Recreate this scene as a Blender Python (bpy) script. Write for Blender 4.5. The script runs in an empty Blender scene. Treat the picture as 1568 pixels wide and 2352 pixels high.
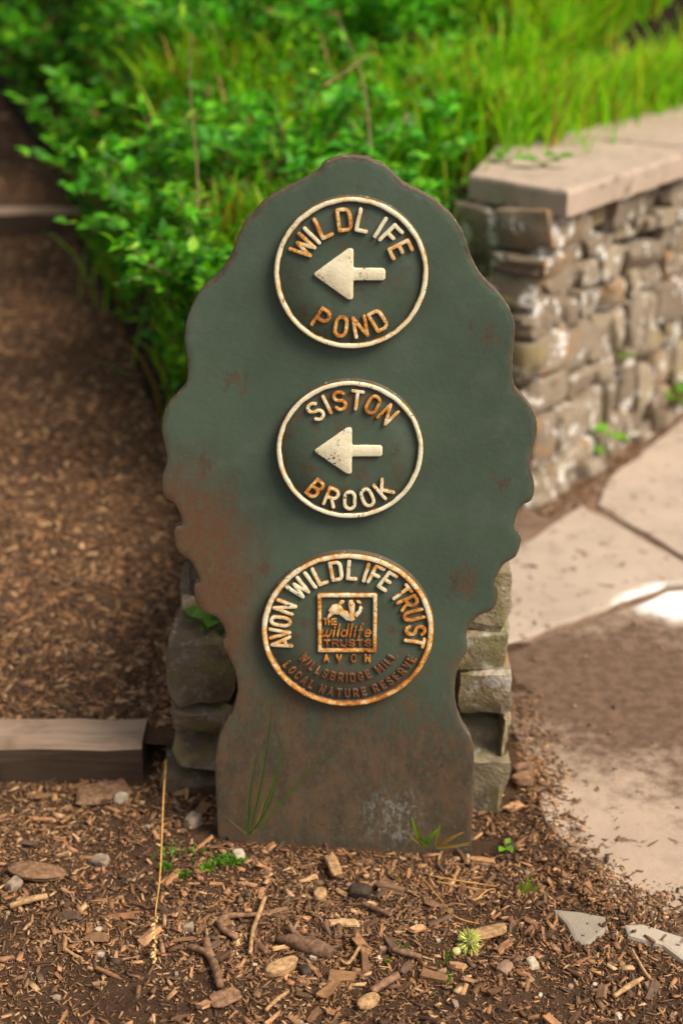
import bpy, bmesh, math, random
import numpy as np
from mathutils import Vector, Matrix, Euler
from mathutils.geometry import delaunay_2d_cdt

# ------------------------------------------------------------------ camera, sky, sun, exposure
S = bpy.context.scene
COL = S.collection
PITCH = math.radians(23.0)
CAM_H = 1.473
cam_d = bpy.data.cameras.new('camera')
cam = bpy.data.objects.new('camera', cam_d); COL.objects.link(cam)
cam.location = (0, 0, CAM_H)
cam.rotation_euler = (math.radians(90) - PITCH, 0, 0)
cam_d.sensor_fit = 'VERTICAL'; cam_d.sensor_height = 36; cam_d.sensor_width = 24
cam_d.lens = 50; cam_d.clip_start = 0.05; cam_d.clip_end = 200
cam_d.dof.use_dof = True
cam_d.dof.focus_distance = 2.14
cam_d.dof.aperture_fstop = 1.9
cam_d.dof.aperture_blades = 7
S.camera = cam

SUN_EL, SUN_AZ = math.radians(50), math.radians(119)      # azimuth clockwise from +Y
world = bpy.data.worlds.new('World'); S.world = world
world.use_nodes = True
wn, wl = world.node_tree.nodes, world.node_tree.links
wn.clear()
sky = wn.new('ShaderNodeTexSky'); sky.sky_type = 'NISHITA'; sky.sun_disc = False
sky.sun_elevation = SUN_EL; sky.sun_rotation = SUN_AZ
sky.dust_density = 4.0; sky.ozone_density = 0.6; sky.air_density = 1.0
hs = wn.new('ShaderNodeHueSaturation'); hs.inputs['Saturation'].default_value = 0.12
bg = wn.new('ShaderNodeBackground'); bg.inputs['Strength'].default_value = 0.088
wo = wn.new('ShaderNodeOutputWorld')
wl.new(sky.outputs[0], hs.inputs['Color']); wl.new(hs.outputs[0], bg.inputs['Color']); wl.new(bg.outputs[0], wo.inputs['Surface'])

sun_d = bpy.data.lights.new('sun', 'SUN'); sun_d.energy = 2.9; sun_d.angle = math.radians(30)
sun_d.color = (1.0, 0.86, 0.66)
sun = bpy.data.objects.new('sun', sun_d); COL.objects.link(sun)
sv = Vector((math.sin(SUN_AZ)*math.cos(SUN_EL), math.cos(SUN_AZ)*math.cos(SUN_EL), math.sin(SUN_EL)))
sun.rotation_euler = sv.to_track_quat('Z', 'Y').to_euler()
sun.location = sv*20

S.view_settings.view_transform = 'Standard'; S.view_settings.look = 'None'
S.view_settings.gamma = 1; S.view_settings.use_curve_mapping = False
S.view_settings.exposure = 0.70
S.cycles.use_denoising = True
S.cycles.max_bounces = 6; S.cycles.diffuse_bounces = 3; S.cycles.transmission_bounces = 3

random.seed(11)
RNG = np.random.default_rng(11)
R = math.radians

# ------------------------------------------------------------------ helpers
def ray(px, py):
    u, v = (px-784)/3267.0, (1176-py)/3267.0
    return np.array([u, math.cos(PITCH)+v*math.sin(PITCH), -math.sin(PITCH)+v*math.cos(PITCH)])
def on_z(px, py, z=0.0):
    d = ray(px, py); t = (z-CAM_H)/d[2]; return np.array([d[0]*t, d[1]*t, z])
def on_y(px, py, y):
    d = ray(px, py); t = y/d[1]; return np.array([d[0]*t, y, CAM_H+d[2]*t])

def link(o, parent=None):
    COL.objects.link(o)
    if parent is not None: o.parent = parent
    return o
def tag(o, label=None, cat=None, group=None, kind=None):
    if label: o['label'] = label
    if cat: o['category'] = cat
    if group: o['group'] = group
    if kind: o['kind'] = kind
    return o
def empty(name, loc=(0, 0, 0), rz=0.0):
    o = bpy.data.objects.new(name, None); o.location = loc; o.rotation_euler = (0, 0, rz)
    o.empty_display_size = 0.05
    return link(o)
def mesh_obj(name, me, parent=None, loc=(0, 0, 0), rot=(0, 0, 0)):
    o = bpy.data.objects.new(name, me); o.location = loc; o.rotation_euler = rot
    return link(o, parent)
def mk(name, verts, faces, mat=None, parent=None, smooth=False, loc=(0, 0, 0), rot=(0, 0, 0), col=None):
    me = bpy.data.meshes.new(name)
    me.from_pydata([tuple(v) for v in verts], [], [tuple(f) for f in faces])
    if mat is not None:
        for m in (mat if isinstance(mat, (list, tuple)) else [mat]): me.materials.append(m)
    if smooth: me.polygons.foreach_set('use_smooth', [True]*len(me.polygons))
    if col is not None: set_col(me, col)
    me.update()
    return mesh_obj(name, me, parent, loc, rot)
def set_col(me, col, name='tint'):
    a = me.color_attributes.new(name, 'FLOAT_COLOR', 'POINT')
    c = np.ones((len(me.vertices), 4), np.float32); c[:, :3] = np.asarray(col, np.float32)
    a.data.foreach_set('color', c.ravel())
def mk_big(name, V, F, mat, parent=None, smooth=False, col=None):
    """V (n,3), F (m,k) arrays, fast"""
    me = bpy.data.meshes.new(name)
    V = np.asarray(V, np.float32); F = np.asarray(F, np.int32)
    m, k = F.shape
    me.vertices.add(len(V)); me.vertices.foreach_set('co', V.ravel())
    me.loops.add(m*k); me.loops.foreach_set('vertex_index', F.ravel())
    me.polygons.add(m)
    me.polygons.foreach_set('loop_start', np.arange(0, m*k, k, dtype=np.int32))
    me.polygons.foreach_set('loop_total', np.full(m, k, np.int32))
    if smooth: me.polygons.foreach_set('use_smooth', np.ones(m, bool))
    me.materials.append(mat)
    if col is not None: set_col(me, col)
    me.update(calc_edges=True); me.validate()
    return mesh_obj(name, me, parent)

def vnoise(x, y, seed=0):
    """cheap smooth value noise, array in/out, about -1..1"""
    x = np.asarray(x, float); y = np.asarray(y, float)
    xi, yi = np.floor(x).astype(np.int64), np.floor(y).astype(np.int64)
    xf, yf = x-xi, y-yi
    def h(a, b):
        n = (a*374761393 + b*668265263 + seed*974634777) & 0x7fffffff
        n = ((n ^ (n >> 13))*1274126177) & 0x7fffffff
        return ((n ^ (n >> 16)) & 0xffff)/32767.5-1
    u, v = xf*xf*(3-2*xf), yf*yf*(3-2*yf)
    return (h(xi, yi)*(1-u)+h(xi+1, yi)*u)*(1-v)+(h(xi, yi+1)*(1-u)+h(xi+1, yi+1)*u)*v

# ------------------------------------------------------------------ materials
class NT:
    def __init__(s, name):
        s.m = bpy.data.materials.new(name); s.m.use_nodes = True
        s.t = s.m.node_tree; s.n = s.t.nodes; s.n.clear()
        s.out = s.n.new('ShaderNodeOutputMaterial')
        s.geo = None
    def node(s, t, **kw):
        n = s.n.new(t)
        for k, v in kw.items():
            if k.startswith('_'): setattr(n, k[1:], v)
            else: s.set(n.inputs[k.replace('__', ' ')], v)
        return n
    def set(s, i, v):
        if isinstance(v, bpy.types.NodeSocket): s.t.links.new(v, i)
        elif isinstance(v, bpy.types.Node): s.t.links.new(v.outputs[0], i)
        else: i.default_value = v
    def obj(s): return s.n.new('ShaderNodeTexCoord').outputs['Object']
    def pos(s): return s.n.new('ShaderNodeNewGeometry').outputs['Position']
    def noise(s, vec, scale, detail=3, rough=0.55, dist=0.0):
        n = s.node('ShaderNodeTexNoise', Scale=scale, Detail=detail, Roughness=rough, Distortion=dist)
        if vec is not None: s.set(n.inputs['Vector'], vec)
        return n.outputs[0]
    def math(s, op, a, b=0.5, c=None, clamp=False):
        n = s.n.new('ShaderNodeMath'); n.operation = op; n.use_clamp = clamp
        s.set(n.inputs[0], a); s.set(n.inputs[1], b)
        if c is not None: s.set(n.inputs[2], c)
        return n.outputs[0]
    def ramp(s, v, a, b, lo=0.0, hi=1.0):
        n = s.n.new('ShaderNodeMapRange'); n.interpolation_type = 'SMOOTHSTEP'
        s.set(n.inputs[0], v); s.set(n.inputs[1], a); s.set(n.inputs[2], b); s.set(n.inputs[3], lo); s.set(n.inputs[4], hi)
        return n.outputs[0]
    def mix(s, f, a, b, mode='MIX'):
        n = s.n.new('ShaderNodeMix'); n.data_type = 'RGBA'; n.blend_type = mode
        s.set(n.inputs[0], f)
        for i, v in ((6, a), (7, b)):
            if isinstance(v, tuple): v = (v+(1,)) if len(v) == 3 else v
            s.set(n.inputs[i], v)
        return n.outputs[2]
    def attr(s, name, typ='GEOMETRY'):
        n = s.n.new('ShaderNodeAttribute'); n.attribute_name = name; n.attribute_type = typ; return n
    def bump(s, h, strength=0.3, dist=0.005):
        return s.node('ShaderNodeBump', Strength=strength, Distance=dist, Height=h).outputs[0]
    def sep(s, v):
        n = s.n.new('ShaderNodeSeparateXYZ'); s.set(n.inputs[0], v); return n.outputs
    def finish(s, color, rough=0.7, normal=None, metal=0.0, spec=0.4):
        p = s.node('ShaderNodeBsdfPrincipled')
        if isinstance(color, tuple): color = color+(1,)
        s.set(p.inputs['Base Color'], color); s.set(p.inputs['Roughness'], rough)
        s.set(p.inputs['Metallic'], metal); s.set(p.inputs['Specular IOR Level'], spec)
        if normal is not None: s.set(p.inputs['Normal'], normal)
        s.t.links.new(p.outputs[0], s.out.inputs[0])
        return s.m

def mat_plate(edge=False, roundel=False):
    """green painted cast iron, rusting from the foot upwards and along the lower left lobes"""
    t = NT('painted_iron_edge' if edge else ('roundel_paint' if roundel else 'painted_iron'))
    P = t.pos(); x, y, z = t.sep(P)
    st = t.node('ShaderNodeMapping', Scale=(1, 1, 0.45)); t.set(st.inputs[0], P)
    n_big = t.noise(P, 7, 4, 0.6); n_mid = t.noise(st, 34, 5, 0.65); n_fine = t.noise(P, 420, 3, 0.6)
    n_cl = t.noise(P, 16, 3, 0.6)
    green = t.mix(t.ramp(n_big, .3, .7), (.062, .088, .062), (.082, .114, .080))
    green = t.mix(t.ramp(n_cl, .52, .72, 0, .35), green, (.105, .135, .108))
    # height driven rust
    f = t.math('ADD', z, t.math('MULTIPLY', t.math('SUBTRACT', n_mid, .5), -.42))
    f = t.math('ADD', f, t.math('MULTIPLY', t.math('SUBTRACT', n_big, .5), -.30))
    xr = t.math('MULTIPLY', x, .14); f = t.math('ADD', f, xr)
    m1 = t.ramp(f, .40, .20)
    # lower left lobes
    dx = t.math('ADD', x, .255); dz = t.math('MULTIPLY', t.math('SUBTRACT', z, .465), .55)
    d = t.math('SQRT', t.math('ADD', t.math('MULTIPLY', dx, dx), t.math('MULTIPLY', dz, dz)))
    d = t.math('ADD', d, t.math('MULTIPLY', t.math('SUBTRACT', n_mid, .5), .11))
    m2 = t.ramp(d, .165, .085)
    # freckles
    m3 = t.math('MULTIPLY', t.ramp(t.noise(st, 30, 6, .72), .66, .73), t.ramp(n_big, .46, .56))
    m = t.math('MAXIMUM', t.math('MAXIMUM', m1, m2), t.math('MULTIPLY', m3, .85))
    rim = t.attr('edge').outputs['Fac']
    rim = t.math('ADD', rim, t.math('MULTIPLY', t.math('SUBTRACT', t.noise(P, 26, 4, .7), .5), 1.7))
    m = t.math('MAXIMUM', m, t.math('MULTIPLY', t.ramp(rim, .62, 1.0), .8))
    if roundel: m = t.math('MAXIMUM', m, t.math('MULTIPLY', t.ramp(t.noise(P, 38, 4, .65), .46, .70), .75))
    n_sp = t.math('MULTIPLY', t.math('SUBTRACT', t.noise(st, 75, 6, .75), .47), 7.0)
    for (sx_, sz_, rx_, rz_) in ((-.205, .685, .020, .022), (-.16, .83, .035, .020), (.215, .90, .022, .028), (.245, .665, .018, .02), (.01, .80, .07, .016), (-.225, .60, .03, .03), (.19, .49, .03, .03), (-.12, .52, .022, .02)):
        ax_ = t.math('MULTIPLY', t.math('SUBTRACT', x, sx_), 1/rx_); az_ = t.math('MULTIPLY', t.math('SUBTRACT', z, sz_), 1/rz_)
        g_ = t.math('SQRT', t.math('ADD', t.math('MULTIPLY', ax_, ax_), t.math('MULTIPLY', az_, az_)))
        g_ = t.math('ADD', g_, n_sp)
        m = t.math('MAXIMUM', m, t.math('MULTIPLY', t.ramp(g_, 1.0, .45), .85))
    m = t.math('MULTIPLY', m, t.ramp(t.noise(st, 140, 4, .75), .34, .56, .45, 1))
    rustc = t.mix(t.ramp(n_mid, .38, .66), (.068, .045, .028), (.120, .068, .036))
    rustc = t.mix(t.ramp(t.noise(P, 75, 5, .75), .54, .68, 0, .85), rustc, (.135, .070, .032))
    rustc = t.mix(t.ramp(t.noise(P, 120, 5, .75), .56, .66, 0, .7), rustc, (.035, .027, .02))
    rustc = t.mix(t.math('MULTIPLY', m2, .75), rustc, (.135, .062, .028))
    c = t.mix(m, green, rustc)
    # scuffs
    sc = t.node('ShaderNodeMapping', Scale=(1, 1, .12)); t.set(sc.inputs[0], P)
    c = t.mix(t.math('MULTIPLY', t.ramp(t.noise(sc, 90, 4, .7), .68, .76), .22), c, (.20, .22, .18))
    # pale lime speckle near the foot
    lx = t.math('MULTIPLY', t.math('SUBTRACT', x, .085), 1.0); lz = t.math('SUBTRACT', z, .045)
    ld = t.math('SQRT', t.math('ADD', t.math('MULTIPLY', lx, lx), t.math('MULTIPLY', lz, lz)))
    ld = t.math('ADD', ld, t.math('MULTIPLY', t.math('SUBTRACT', n_cl, .5), .09))
    lime = t.math('MULTIPLY', t.ramp(ld, .075, .02), t.ramp(t.noise(st, 170, 4, .75), .48, .62))
    low = t.math('MULTIPLY', t.ramp(z, .10, .0), t.ramp(t.noise(P, 130, 3, .7), .66, .72))
    c = t.mix(t.math('MULTIPLY', t.math('MAXIMUM', lime, low), .6), c, (.30, .31, .28))
    if edge:
        c = t.mix(t.ramp(t.noise(P, 45, 4, .7), .38, .62, .3, 1), c, (.10, .062, .042))
        c = t.mix(t.ramp(t.noise(P, 90, 3, .7), .60, .68), c, (.34, .27, .22))
    h = t.math('ADD', t.math('MULTIPLY', n_fine, .5), t.math('MULTIPLY', t.noise(P, 110, 4, .6), 1.1))
    h = t.math('ADD', h, t.math('MULTIPLY', m, -.25))
    nr = t.bump(h, .24, .0018)
    return t.finish(c, t.math('ADD', .50, t.math('MULTIPLY', m, .3)), nr, spec=.35)

def mat_cream(side=False):
    """cream paint over iron, rust breaking out along edges; object property 'rust' sets how far"""
    t = NT('cream_paint_side' if side else 'cream_paint')
    P = t.pos(); x, y, z = t.sep(P)
    r = t.attr('rust', 'OBJECT').outputs['Fac']
    e = t.attr('edge').outputs['Fac']
    n1 = t.noise(P, 70, 4, .65); n2 = t.noise(P, 230, 4, .7); n3 = t.noise(P, 24, 3, .6)
    cream = t.mix(t.ramp(n1, .35, .65), (.88, .80, .58), (.80, .71, .48))
    s = t.math('ADD', t.math('MULTIPLY', t.math('SUBTRACT', n1, .5), 1.5), t.math('MULTIPLY', t.math('SUBTRACT', n2, .5), .9))
    s = t.math('ADD', s, t.math('MULTIPLY', t.math('SUBTRACT', n3, .5), .9))
    s = t.math('ADD', s, t.math('MULTIPLY', e, .50))
    s = t.math('ADD', s, t.math('SUBTRACT', t.math('MULTIPLY', r, 1.5), .98))
    s = t.math('ADD', s, t.ramp(z, .44, .30, 0, .30))
    c = t.mix(t.ramp(s, -.30, .06, 0, .92), cream, (.74, .37, .065))
    c = t.mix(t.ramp(s, -.02, .30), c, (.50, .17, .025))
    c = t.mix(t.ramp(s, .26, .62), c, (.15, .058, .026))
    c = t.mix(t.math('MULTIPLY', t.ramp(t.noise(P, 210, 3, .6), .61, .64, 0, .9), t.ramp(t.noise(P, 21, 2, .5), .48, .58)), c, (.05, .06, .045))
    if side:
        c = t.mix(t.ramp(n1, .35, .6, .55, .95), c, (.13, .085, .06))
        c = t.mix(t.ramp(n2, .45, .6, 0, .5), c, (.10, .12, .09))
    nr = t.bump(t.math('ADD', n2, t.math('MULTIPLY', n1, .7)), .35, .0018)
    return t.finish(c, .55, nr, spec=.3)

def mat_soil(name, a, b, bumpd=.02):
    t = NT(name); P = t.pos()
    n = t.noise(P, 9, 5, .65); n2 = t.noise(P, 60, 5, .7); n3 = t.noise(P, 300, 3, .7)
    c = t.mix(t.ramp(n, .3, .7), a, b)
    c = t.mix(t.ramp(n2, .5, .72, 0, .55), c, tuple(v*1.9 for v in b))
    c = t.mix(t.ramp(n3, .62, .72, 0, .6), c, tuple(min(1, v*2.6) for v in b))
    h = t.math('ADD', n2, t.math('MULTIPLY', n3, .5))
    return t.finish(c, .92, t.bump(h, .8, bumpd), spec=.15)

def mat_tint(name, rough=.8, scale=90, amount=.45, spec=.2, stretch=None, bumpd=.002):
    """colour from the mesh's own 'tint' with fine grain"""
    t = NT(name); a = t.attr('tint').outputs['Color']
    P = t.obj() if stretch else t.pos()
    n = t.noise(P, scale, 4, .65)
    c = t.mix(t.ramp(n, .3, .7, amount, 0), a, (.03, .018, .01), 'MIX')
    return t.finish(c, rough, t.bump(n, .5, bumpd), spec=spec)

def mat_leaf(name, trans=.5, rough=.5):
    t = NT(name); a = t.attr('tint').outputs['Color']
    P = t.pos(); n = t.noise(P, 45, 2, .5)
    c = t.mix(t.ramp(n, .3, .7, 0, .35), a, t.mix(.5, a, (.02, .05, .005)))
    d = t.node('ShaderNodeBsdfPrincipled', Roughness=rough); t.set(d.inputs['Base Color'], c)
    t.set(d.inputs['Specular IOR Level'], .3)
    tr = t.node('ShaderNodeBsdfTranslucent'); t.set(tr.inputs[0], t.mix(1.0, c, (1.0, 1.15, .5), 'MULTIPLY'))
    m = t.node('ShaderNodeMixShader'); m.inputs[0].default_value = trans
    t.t.links.new(d.outputs[0], m.inputs[1]); t.t.links.new(tr.outputs[0], m.inputs[2])
    t.t.links.new(m.outputs[0], t.out.inputs[0])
    return t.m

def mat_leaf_obj(name):
    """same leaf, colour from the object's own property, for single leaves sharing a mesh"""
    t = NT(name); a = t.attr('leaf_colour', 'OBJECT').outputs['Color']
    d = t.node('ShaderNodeBsdfPrincipled', Roughness=.45); t.set(d.inputs['Base Color'], a)
    tr = t.node('ShaderNodeBsdfTranslucent'); t.set(tr.inputs[0], t.mix(1.0, a, (1.0, 1.15, .5), 'MULTIPLY'))
    m = t.node('ShaderNodeMixShader'); m.inputs[0].default_value = .42
    t.t.links.new(d.outputs[0], m.inputs[1]); t.t.links.new(tr.outputs[0], m.inputs[2])
    t.t.links.new(m.outputs[0], t.out.inputs[0])
    return t.m

def mat_stone(name, base, alt, lichen=.5, moss=0.0):
    t = NT(name); P = t.pos()
    rnd = t.node('ShaderNodeObjectInfo').outputs['Random']
    n = t.noise(P, 14, 5, .65); n2 = t.noise(P, 60, 5, .7); n3 = t.noise(P, 17, 3, .6, .6)
    c = t.mix(rnd, base, alt)
    c = t.mix(t.ramp(n, .35, .68, 0, .75), c, (.20, .155, .11))
    c = t.mix(t.ramp(n2, .55, .72, 0, .6), c, (.42, .36, .28))
    r2 = t.math('FRACT', t.math('MULTIPLY', rnd, 7.31))
    c = t.mix(t.math('MULTIPLY', t.ramp(n, .48, .66), t.ramp(r2, .72, .80, 0, .8)), c, (.40, .22, .09))
    c = t.mix(t.math('MULTIPLY', t.ramp(t.noise(P, 10, 3, .5), .50, .62), t.ramp(t.math('FRACT', t.math('MULTIPLY', rnd, 3.7)), .5, .62, 0, .55)), c, (.34, .27, .11))
    lm = t.math('MULTIPLY', t.ramp(n3, .555, .62), t.ramp(n2, .38, .54))
    c = t.mix(t.math('MULTIPLY', lm, lichen), c, (.78, .76, .72))
    c = t.mix(t.math('MULTIPLY', t.ramp(t.noise(P, 13, 4, .6), .56, .70), .6), c, (.07, .055, .042))
    if moss: c = t.mix(t.ramp(t.noise(P, 12, 4, .6), .50, .62, 0, moss), c, (.14, .13, .035))
    h = t.math('ADD', t.noise(P, 30, 5, .65), t.math('MULTIPLY', t.noise(P, 160, 4, .7), .45))
    return t.finish(c, .9, t.bump(h, .9, .010), spec=.2)

def mat_slab(name, base, dirt, amount, pale_at=False):
    t = NT(name); P = t.pos(); x, y, z = t.sep(P)
    n = t.noise(P, 5, 5, .6); n2 = t.noise(P, 38, 5, .7); n3 = t.noise(P, 26, 3, .6)
    c = t.mix(t.ramp(n, .3, .7), base, tuple(v*.84 for v in base))
    c = t.mix(t.ramp(n3, .60, .68, 0, .8), c, dirt)
    c = t.mix(t.ramp(t.noise(P, 11, 5, .7), .50, .66, 0, .5), c, tuple(v*.62 for v in base))
    c = t.mix(t.ramp(n2, .60, .74, 0, .5), c, tuple(v*.6 for v in base))
    # mud swept in a band over the flags
    if amount:
        v = t.math('ADD', t.math('MULTIPLY', t.math('SUBTRACT', y, 2.53), 1.25), t.math('MULTIPLY', t.math('SUBTRACT', x, .62), .55))
        v = t.math('ABSOLUTE', v)
        v = t.math('ADD', v, t.math('MULTIPLY', t.math('SUBTRACT', t.noise(P, 8, 5, .65), .5), .75))
        v = t.math('ADD', v, t.math('MULTIPLY', t.math('SUBTRACT', n2, .5), .5))
        c = t.mix(t.ramp(v, .66, .22, 0, amount), c, t.mix(t.ramp(n2, .35, .65), dirt, tuple(q*1.7 for q in dirt)))
    if pale_at:   # round white patch where the two flags meet
        a = t.math('SUBTRACT', x, pale_at[0]); b = t.math('SUBTRACT', y, pale_at[1])
        q = t.math('SQRT', t.math('ADD', t.math('MULTIPLY', a, a), t.math('MULTIPLY', b, b)))
        q = t.math('ADD', q, t.math('MULTIPLY', t.math('SUBTRACT', t.noise(P, 9, 3, .6), .5), .16))
        c = t.mix(t.ramp(q, .12, .05), c, (.88, .87, .85))
    h = t.math('ADD', n2, t.math('MULTIPLY', t.noise(P, 200, 3, .7), .4))
    return t.finish(c, .85, t.bump(h, .5, .004), spec=.25)

def mat_timber(shade_side=False):  # pale top and dark sides: light and shade painted into the timber colour
    t = NT('shade_side_timber' if shade_side else 'lit_timber_tread'); P = t.pos()
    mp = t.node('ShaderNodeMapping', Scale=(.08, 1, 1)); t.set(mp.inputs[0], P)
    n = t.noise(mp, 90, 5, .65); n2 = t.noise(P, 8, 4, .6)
    c = t.mix(t.ramp(n, .3, .7), (.050, .032, .021), (.080, .050, .032)) if shade_side else t.mix(t.ramp(n, .3, .7), (.30, .205, .145), (.40, .285, .205))
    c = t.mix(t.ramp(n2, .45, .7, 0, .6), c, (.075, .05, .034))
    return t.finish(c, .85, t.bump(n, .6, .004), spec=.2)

def mat_plain(name, c, rough=.8, var=.35, scale=70):
    t = NT(name); P = t.pos(); n = t.noise(P, scale, 4, .65)
    k = t.mix(t.ramp(n, .3, .7), tuple(v*(1-var) for v in c), tuple(min(1, v*(1+var)) for v in c))
    return t.finish(k, rough, t.bump(n, .5, .002), spec=.25)

M_PLATE, M_EDGE, M_ROUND = mat_plate(), mat_plate(edge=True), mat_plate(roundel=True)
M_CREAM, M_CSIDE = mat_cream(), mat_cream(side=True)
M_SOIL = mat_soil('mulch_soil', (.050, .027, .016), (.082, .045, .026), .012)
M_PATH = mat_soil('path_soil', (.075, .042, .024), (.115, .064, .037), .012)
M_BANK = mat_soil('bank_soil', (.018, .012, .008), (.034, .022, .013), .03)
M_DIRT = mat_soil('paving_dirt', (.15, .095, .065), (.25, .165, .115), .008)
M_CHIP = mat_tint('wood_chip', .8, 120, .4)
M_LEAF = mat_leaf('foliage'); M_GRASS = mat_leaf('grass_blade', .45, .55)
M_LEAF1 = mat_leaf_obj('single_leaf')
M_STEM = mat_plain('plant_stem', (.16, .13, .05)); M_DEADSTEM = mat_plain('dry_stem', (.20, .13, .065))
M_STONE = mat_stone('wall_stone', (.38, .31, .225), (.21, .165, .125), .95)
M_PSTONE = mat_stone('pier_stone', (.185, .130, .080), (.115, .082, .052), .08, .6)  # base colour darkened to stand for the shadow on the left stones
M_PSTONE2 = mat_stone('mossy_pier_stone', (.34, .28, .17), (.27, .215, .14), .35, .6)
M_MORTAR = mat_soil('wall_core', (.06, .046, .033), (.10, .078, .058), .02)
M_COPE = mat_slab('coping_slab', (.43, .335, .265), (.16, .11, .08), 0)
p_pale = on_z(1535, 1385)
M_SLAB = mat_slab('paving_flag', (.45, .355, .285), (.13, .08, .055), 0, (p_pale[0], p_pale[1]))
M_SLABD = mat_slab('muddy_flag', (.42, .315, .24), (.095, .058, .038), 1.0, (p_pale[0], p_pale[1]))
M_TIMBER, M_SHADE = mat_timber(), mat_timber(True)
M_STICK = mat_plain('twig_bark', (.20, .11, .062), .8, .45, 110)
M_BARK = mat_plain('bark_piece', (.17, .095, .058), .85, .5, 90)
M_PALECHIP = mat_plain('pale_wood', (.36, .215, .105), .8, .4, 130)
M_PEB = {'white': mat_plain('white_pebble', (.44, .36, .27), .7, .35, 60), 'grey': mat_plain('grey_pebble', (.25, .185, .135), .75, .4, 60),
         'brown': mat_plain('brown_pebble', (.26, .16, .11), .7, .3, 60), 'black': mat_plain('black_stone', (.05, .035, .026), .75, .45, 60)}
M_STRAW = mat_plain('dry_straw', (.46, .25, .075), .7, .3, 80)
M_BURR = mat_plain('burr_spine', (.58, .62, .16), .6, .3, 80)

# ------------------------------------------------------------------ lie of the land
BED_L = [(-.335, 2.30), (-.36, 2.75), (-.42, 3.2), (-.60, 3.9), (-.85, 4.6), (-1.10, 5.4), (-1.9, 7.5), (-3.2, 11)]
def bed_left(y): return np.interp(y, [p[1] for p in BED_L], [p[0] for p in BED_L])
STEP_Y, STEP2_Y, STEP3_Y = 2.205, 5.02, 7.6
def path_z(x, y):
    z = .062 + .124*(np.asarray(y)-2.3)
    z = np.where(y > STEP2_Y+.05, z+.105, z); z = np.where(y > STEP3_Y+.05, z+.105, z)
    return z + .010*vnoise(np.asarray(x)*4, np.asarray(y)*4, 3) + .006*vnoise(np.asarray(x)*11, np.asarray(y)*11, 4)
def ground_z(x, y):
    x = np.asarray(x, float); y = np.asarray(y, float)
    z = .010*vnoise(x*3.1, y*3.1, 1)+.008*vnoise(x*9, y*9, 2)+.005*vnoise(x*26, y*26, 5)
    # mulch heaped against the foot of the sign, higher at its left
    foot = np.exp(-((y-2.04)/.16)**2-(x/.42)**2)
    z = z*(1-.6*foot) + (-.008-.075*np.clip(x, -.3, .24)+.16*np.clip(x-.25, 0, .1))*foot
    z = np.where(x > .36, np.minimum(z, .004-.03*np.clip((x-.36)*4, 0, 1)*np.clip((y-1.66)*6, 0, 1)), z)
    return z

def axis(lo, hi, step, far):
    a = np.arange(lo, hi+step*.5, step)
    l, r = [], []
    s, p = step, lo
    while p > -far: s *= 1.6; p -= s; l.append(p)
    s, p = step, hi
    while p < far: s *= 1.6; p += s; r.append(p)
    return np.concatenate([l[::-1], a, r])
def grid_mesh(name, xs, ys, zf, mat, keep=None, kind='structure'):
    X, Y = np.meshgrid(xs, ys); Z = zf(X, Y)
    V = np.stack([X, Y, Z], -1).reshape(-1, 3)
    n, m = len(ys), len(xs)
    i = np.arange(n*m).reshape(n, m)
    F = np.stack([i[:-1, :-1], i[:-1, 1:], i[1:, 1:], i[1:, :-1]], -1).reshape(-1, 4)
    if keep is not None:
        c = V[F].mean(1); F = F[keep(c[:, 0], c[:, 1])]
    o = mk_big(name, V, F, mat, smooth=True)
    o['kind'] = kind
    return o
def gz_all(X, Y):
    z = ground_z(X, Y)
    return np.where((Y > 2.35) & (X < .3), -.06, np.where(Y > 2.75, -.05, z))
grid_mesh('ground', axis(-1.1, 1.1, .016, 60), axis(1.35, 2.8, .016, 60), gz_all, M_SOIL)
grid_mesh('path', axis(-2.6, 0.0, .04, 2.7), axis(2.24, 9.5, .04, .01), path_z, M_PATH, keep=lambda x, y: (x < bed_left(y)+.12) & (x > -5) & (y < 11) & (y > 2.22))

# planted bed: steep earth shoulder on the path side, rising to the back
BZ_Y = [2.2, 2.6, 3.0, 3.6, 4.2, 4.8, 5.6, 7.0, 9.0, 14.0]
BZ_Z = [.34, .43, .50, .62, .78, .98, 1.30, 2.0, 3.1, 5.5]
def bed_z(x, y):
    x = np.asarray(x, float); y = np.asarray(y, float)
    top = np.interp(y, BZ_Y, BZ_Z) + .03*vnoise(x*3, y*3, 8)+.015*vnoise(x*12, y*12, 9)
    right = np.clip((x-.3)/.5, 0, 1)*np.clip((y-3.6)/.6, 0, 1)
    top = np.where(y > 3.5, top*(1-right*.0), top)
    s = (x-.505)*.809+(y-3.475)*-.588; al = (x-.505)*.588+(y-3.475)*.809
    top = np.where((s > -.56) & (al > 0), np.minimum(top, .815), top)
    lo = path_z(x, y)-.05
    d = x-bed_left(y)
    k = np.clip(d/(.10+.05*np.clip(y-2.3, 0, 3)+.05*vnoise(y*5, x*0, 10)), 0, 1)
    k = k*k*(3-2*k)
    return lo+(top-lo)*k
WALL_C = np.array([.505, 3.475]); WALL_A = np.array([.588, .809]); WALL_N = np.array([.809, -.588]); WALL_E = np.array([-.69, .724])
def in_bed(x, y):
    s = (x-WALL_C[0])*WALL_N[0]+(y-WALL_C[1])*WALL_N[1]            # >0: in front of the wall's long face
    e = (x-WALL_C[0])*WALL_E[0]+(y-WALL_C[1])*WALL_E[1]
    near = (y < 3.9) & (x > .27) & (e < .32)
    front = (y < 3.55) & (x > .25-.0*(y-2.3))
    al = (x-WALL_C[0])*WALL_A[0]+(y-WALL_C[1])*WALL_A[1]
    cope = (al > .05) & (s > -.23-.43*np.clip(al-.068, 0, .40))
    return (x > bed_left(y)-.05) & (y > 2.34) & ~front & ~near & ~cope & (s < -.12)
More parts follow.
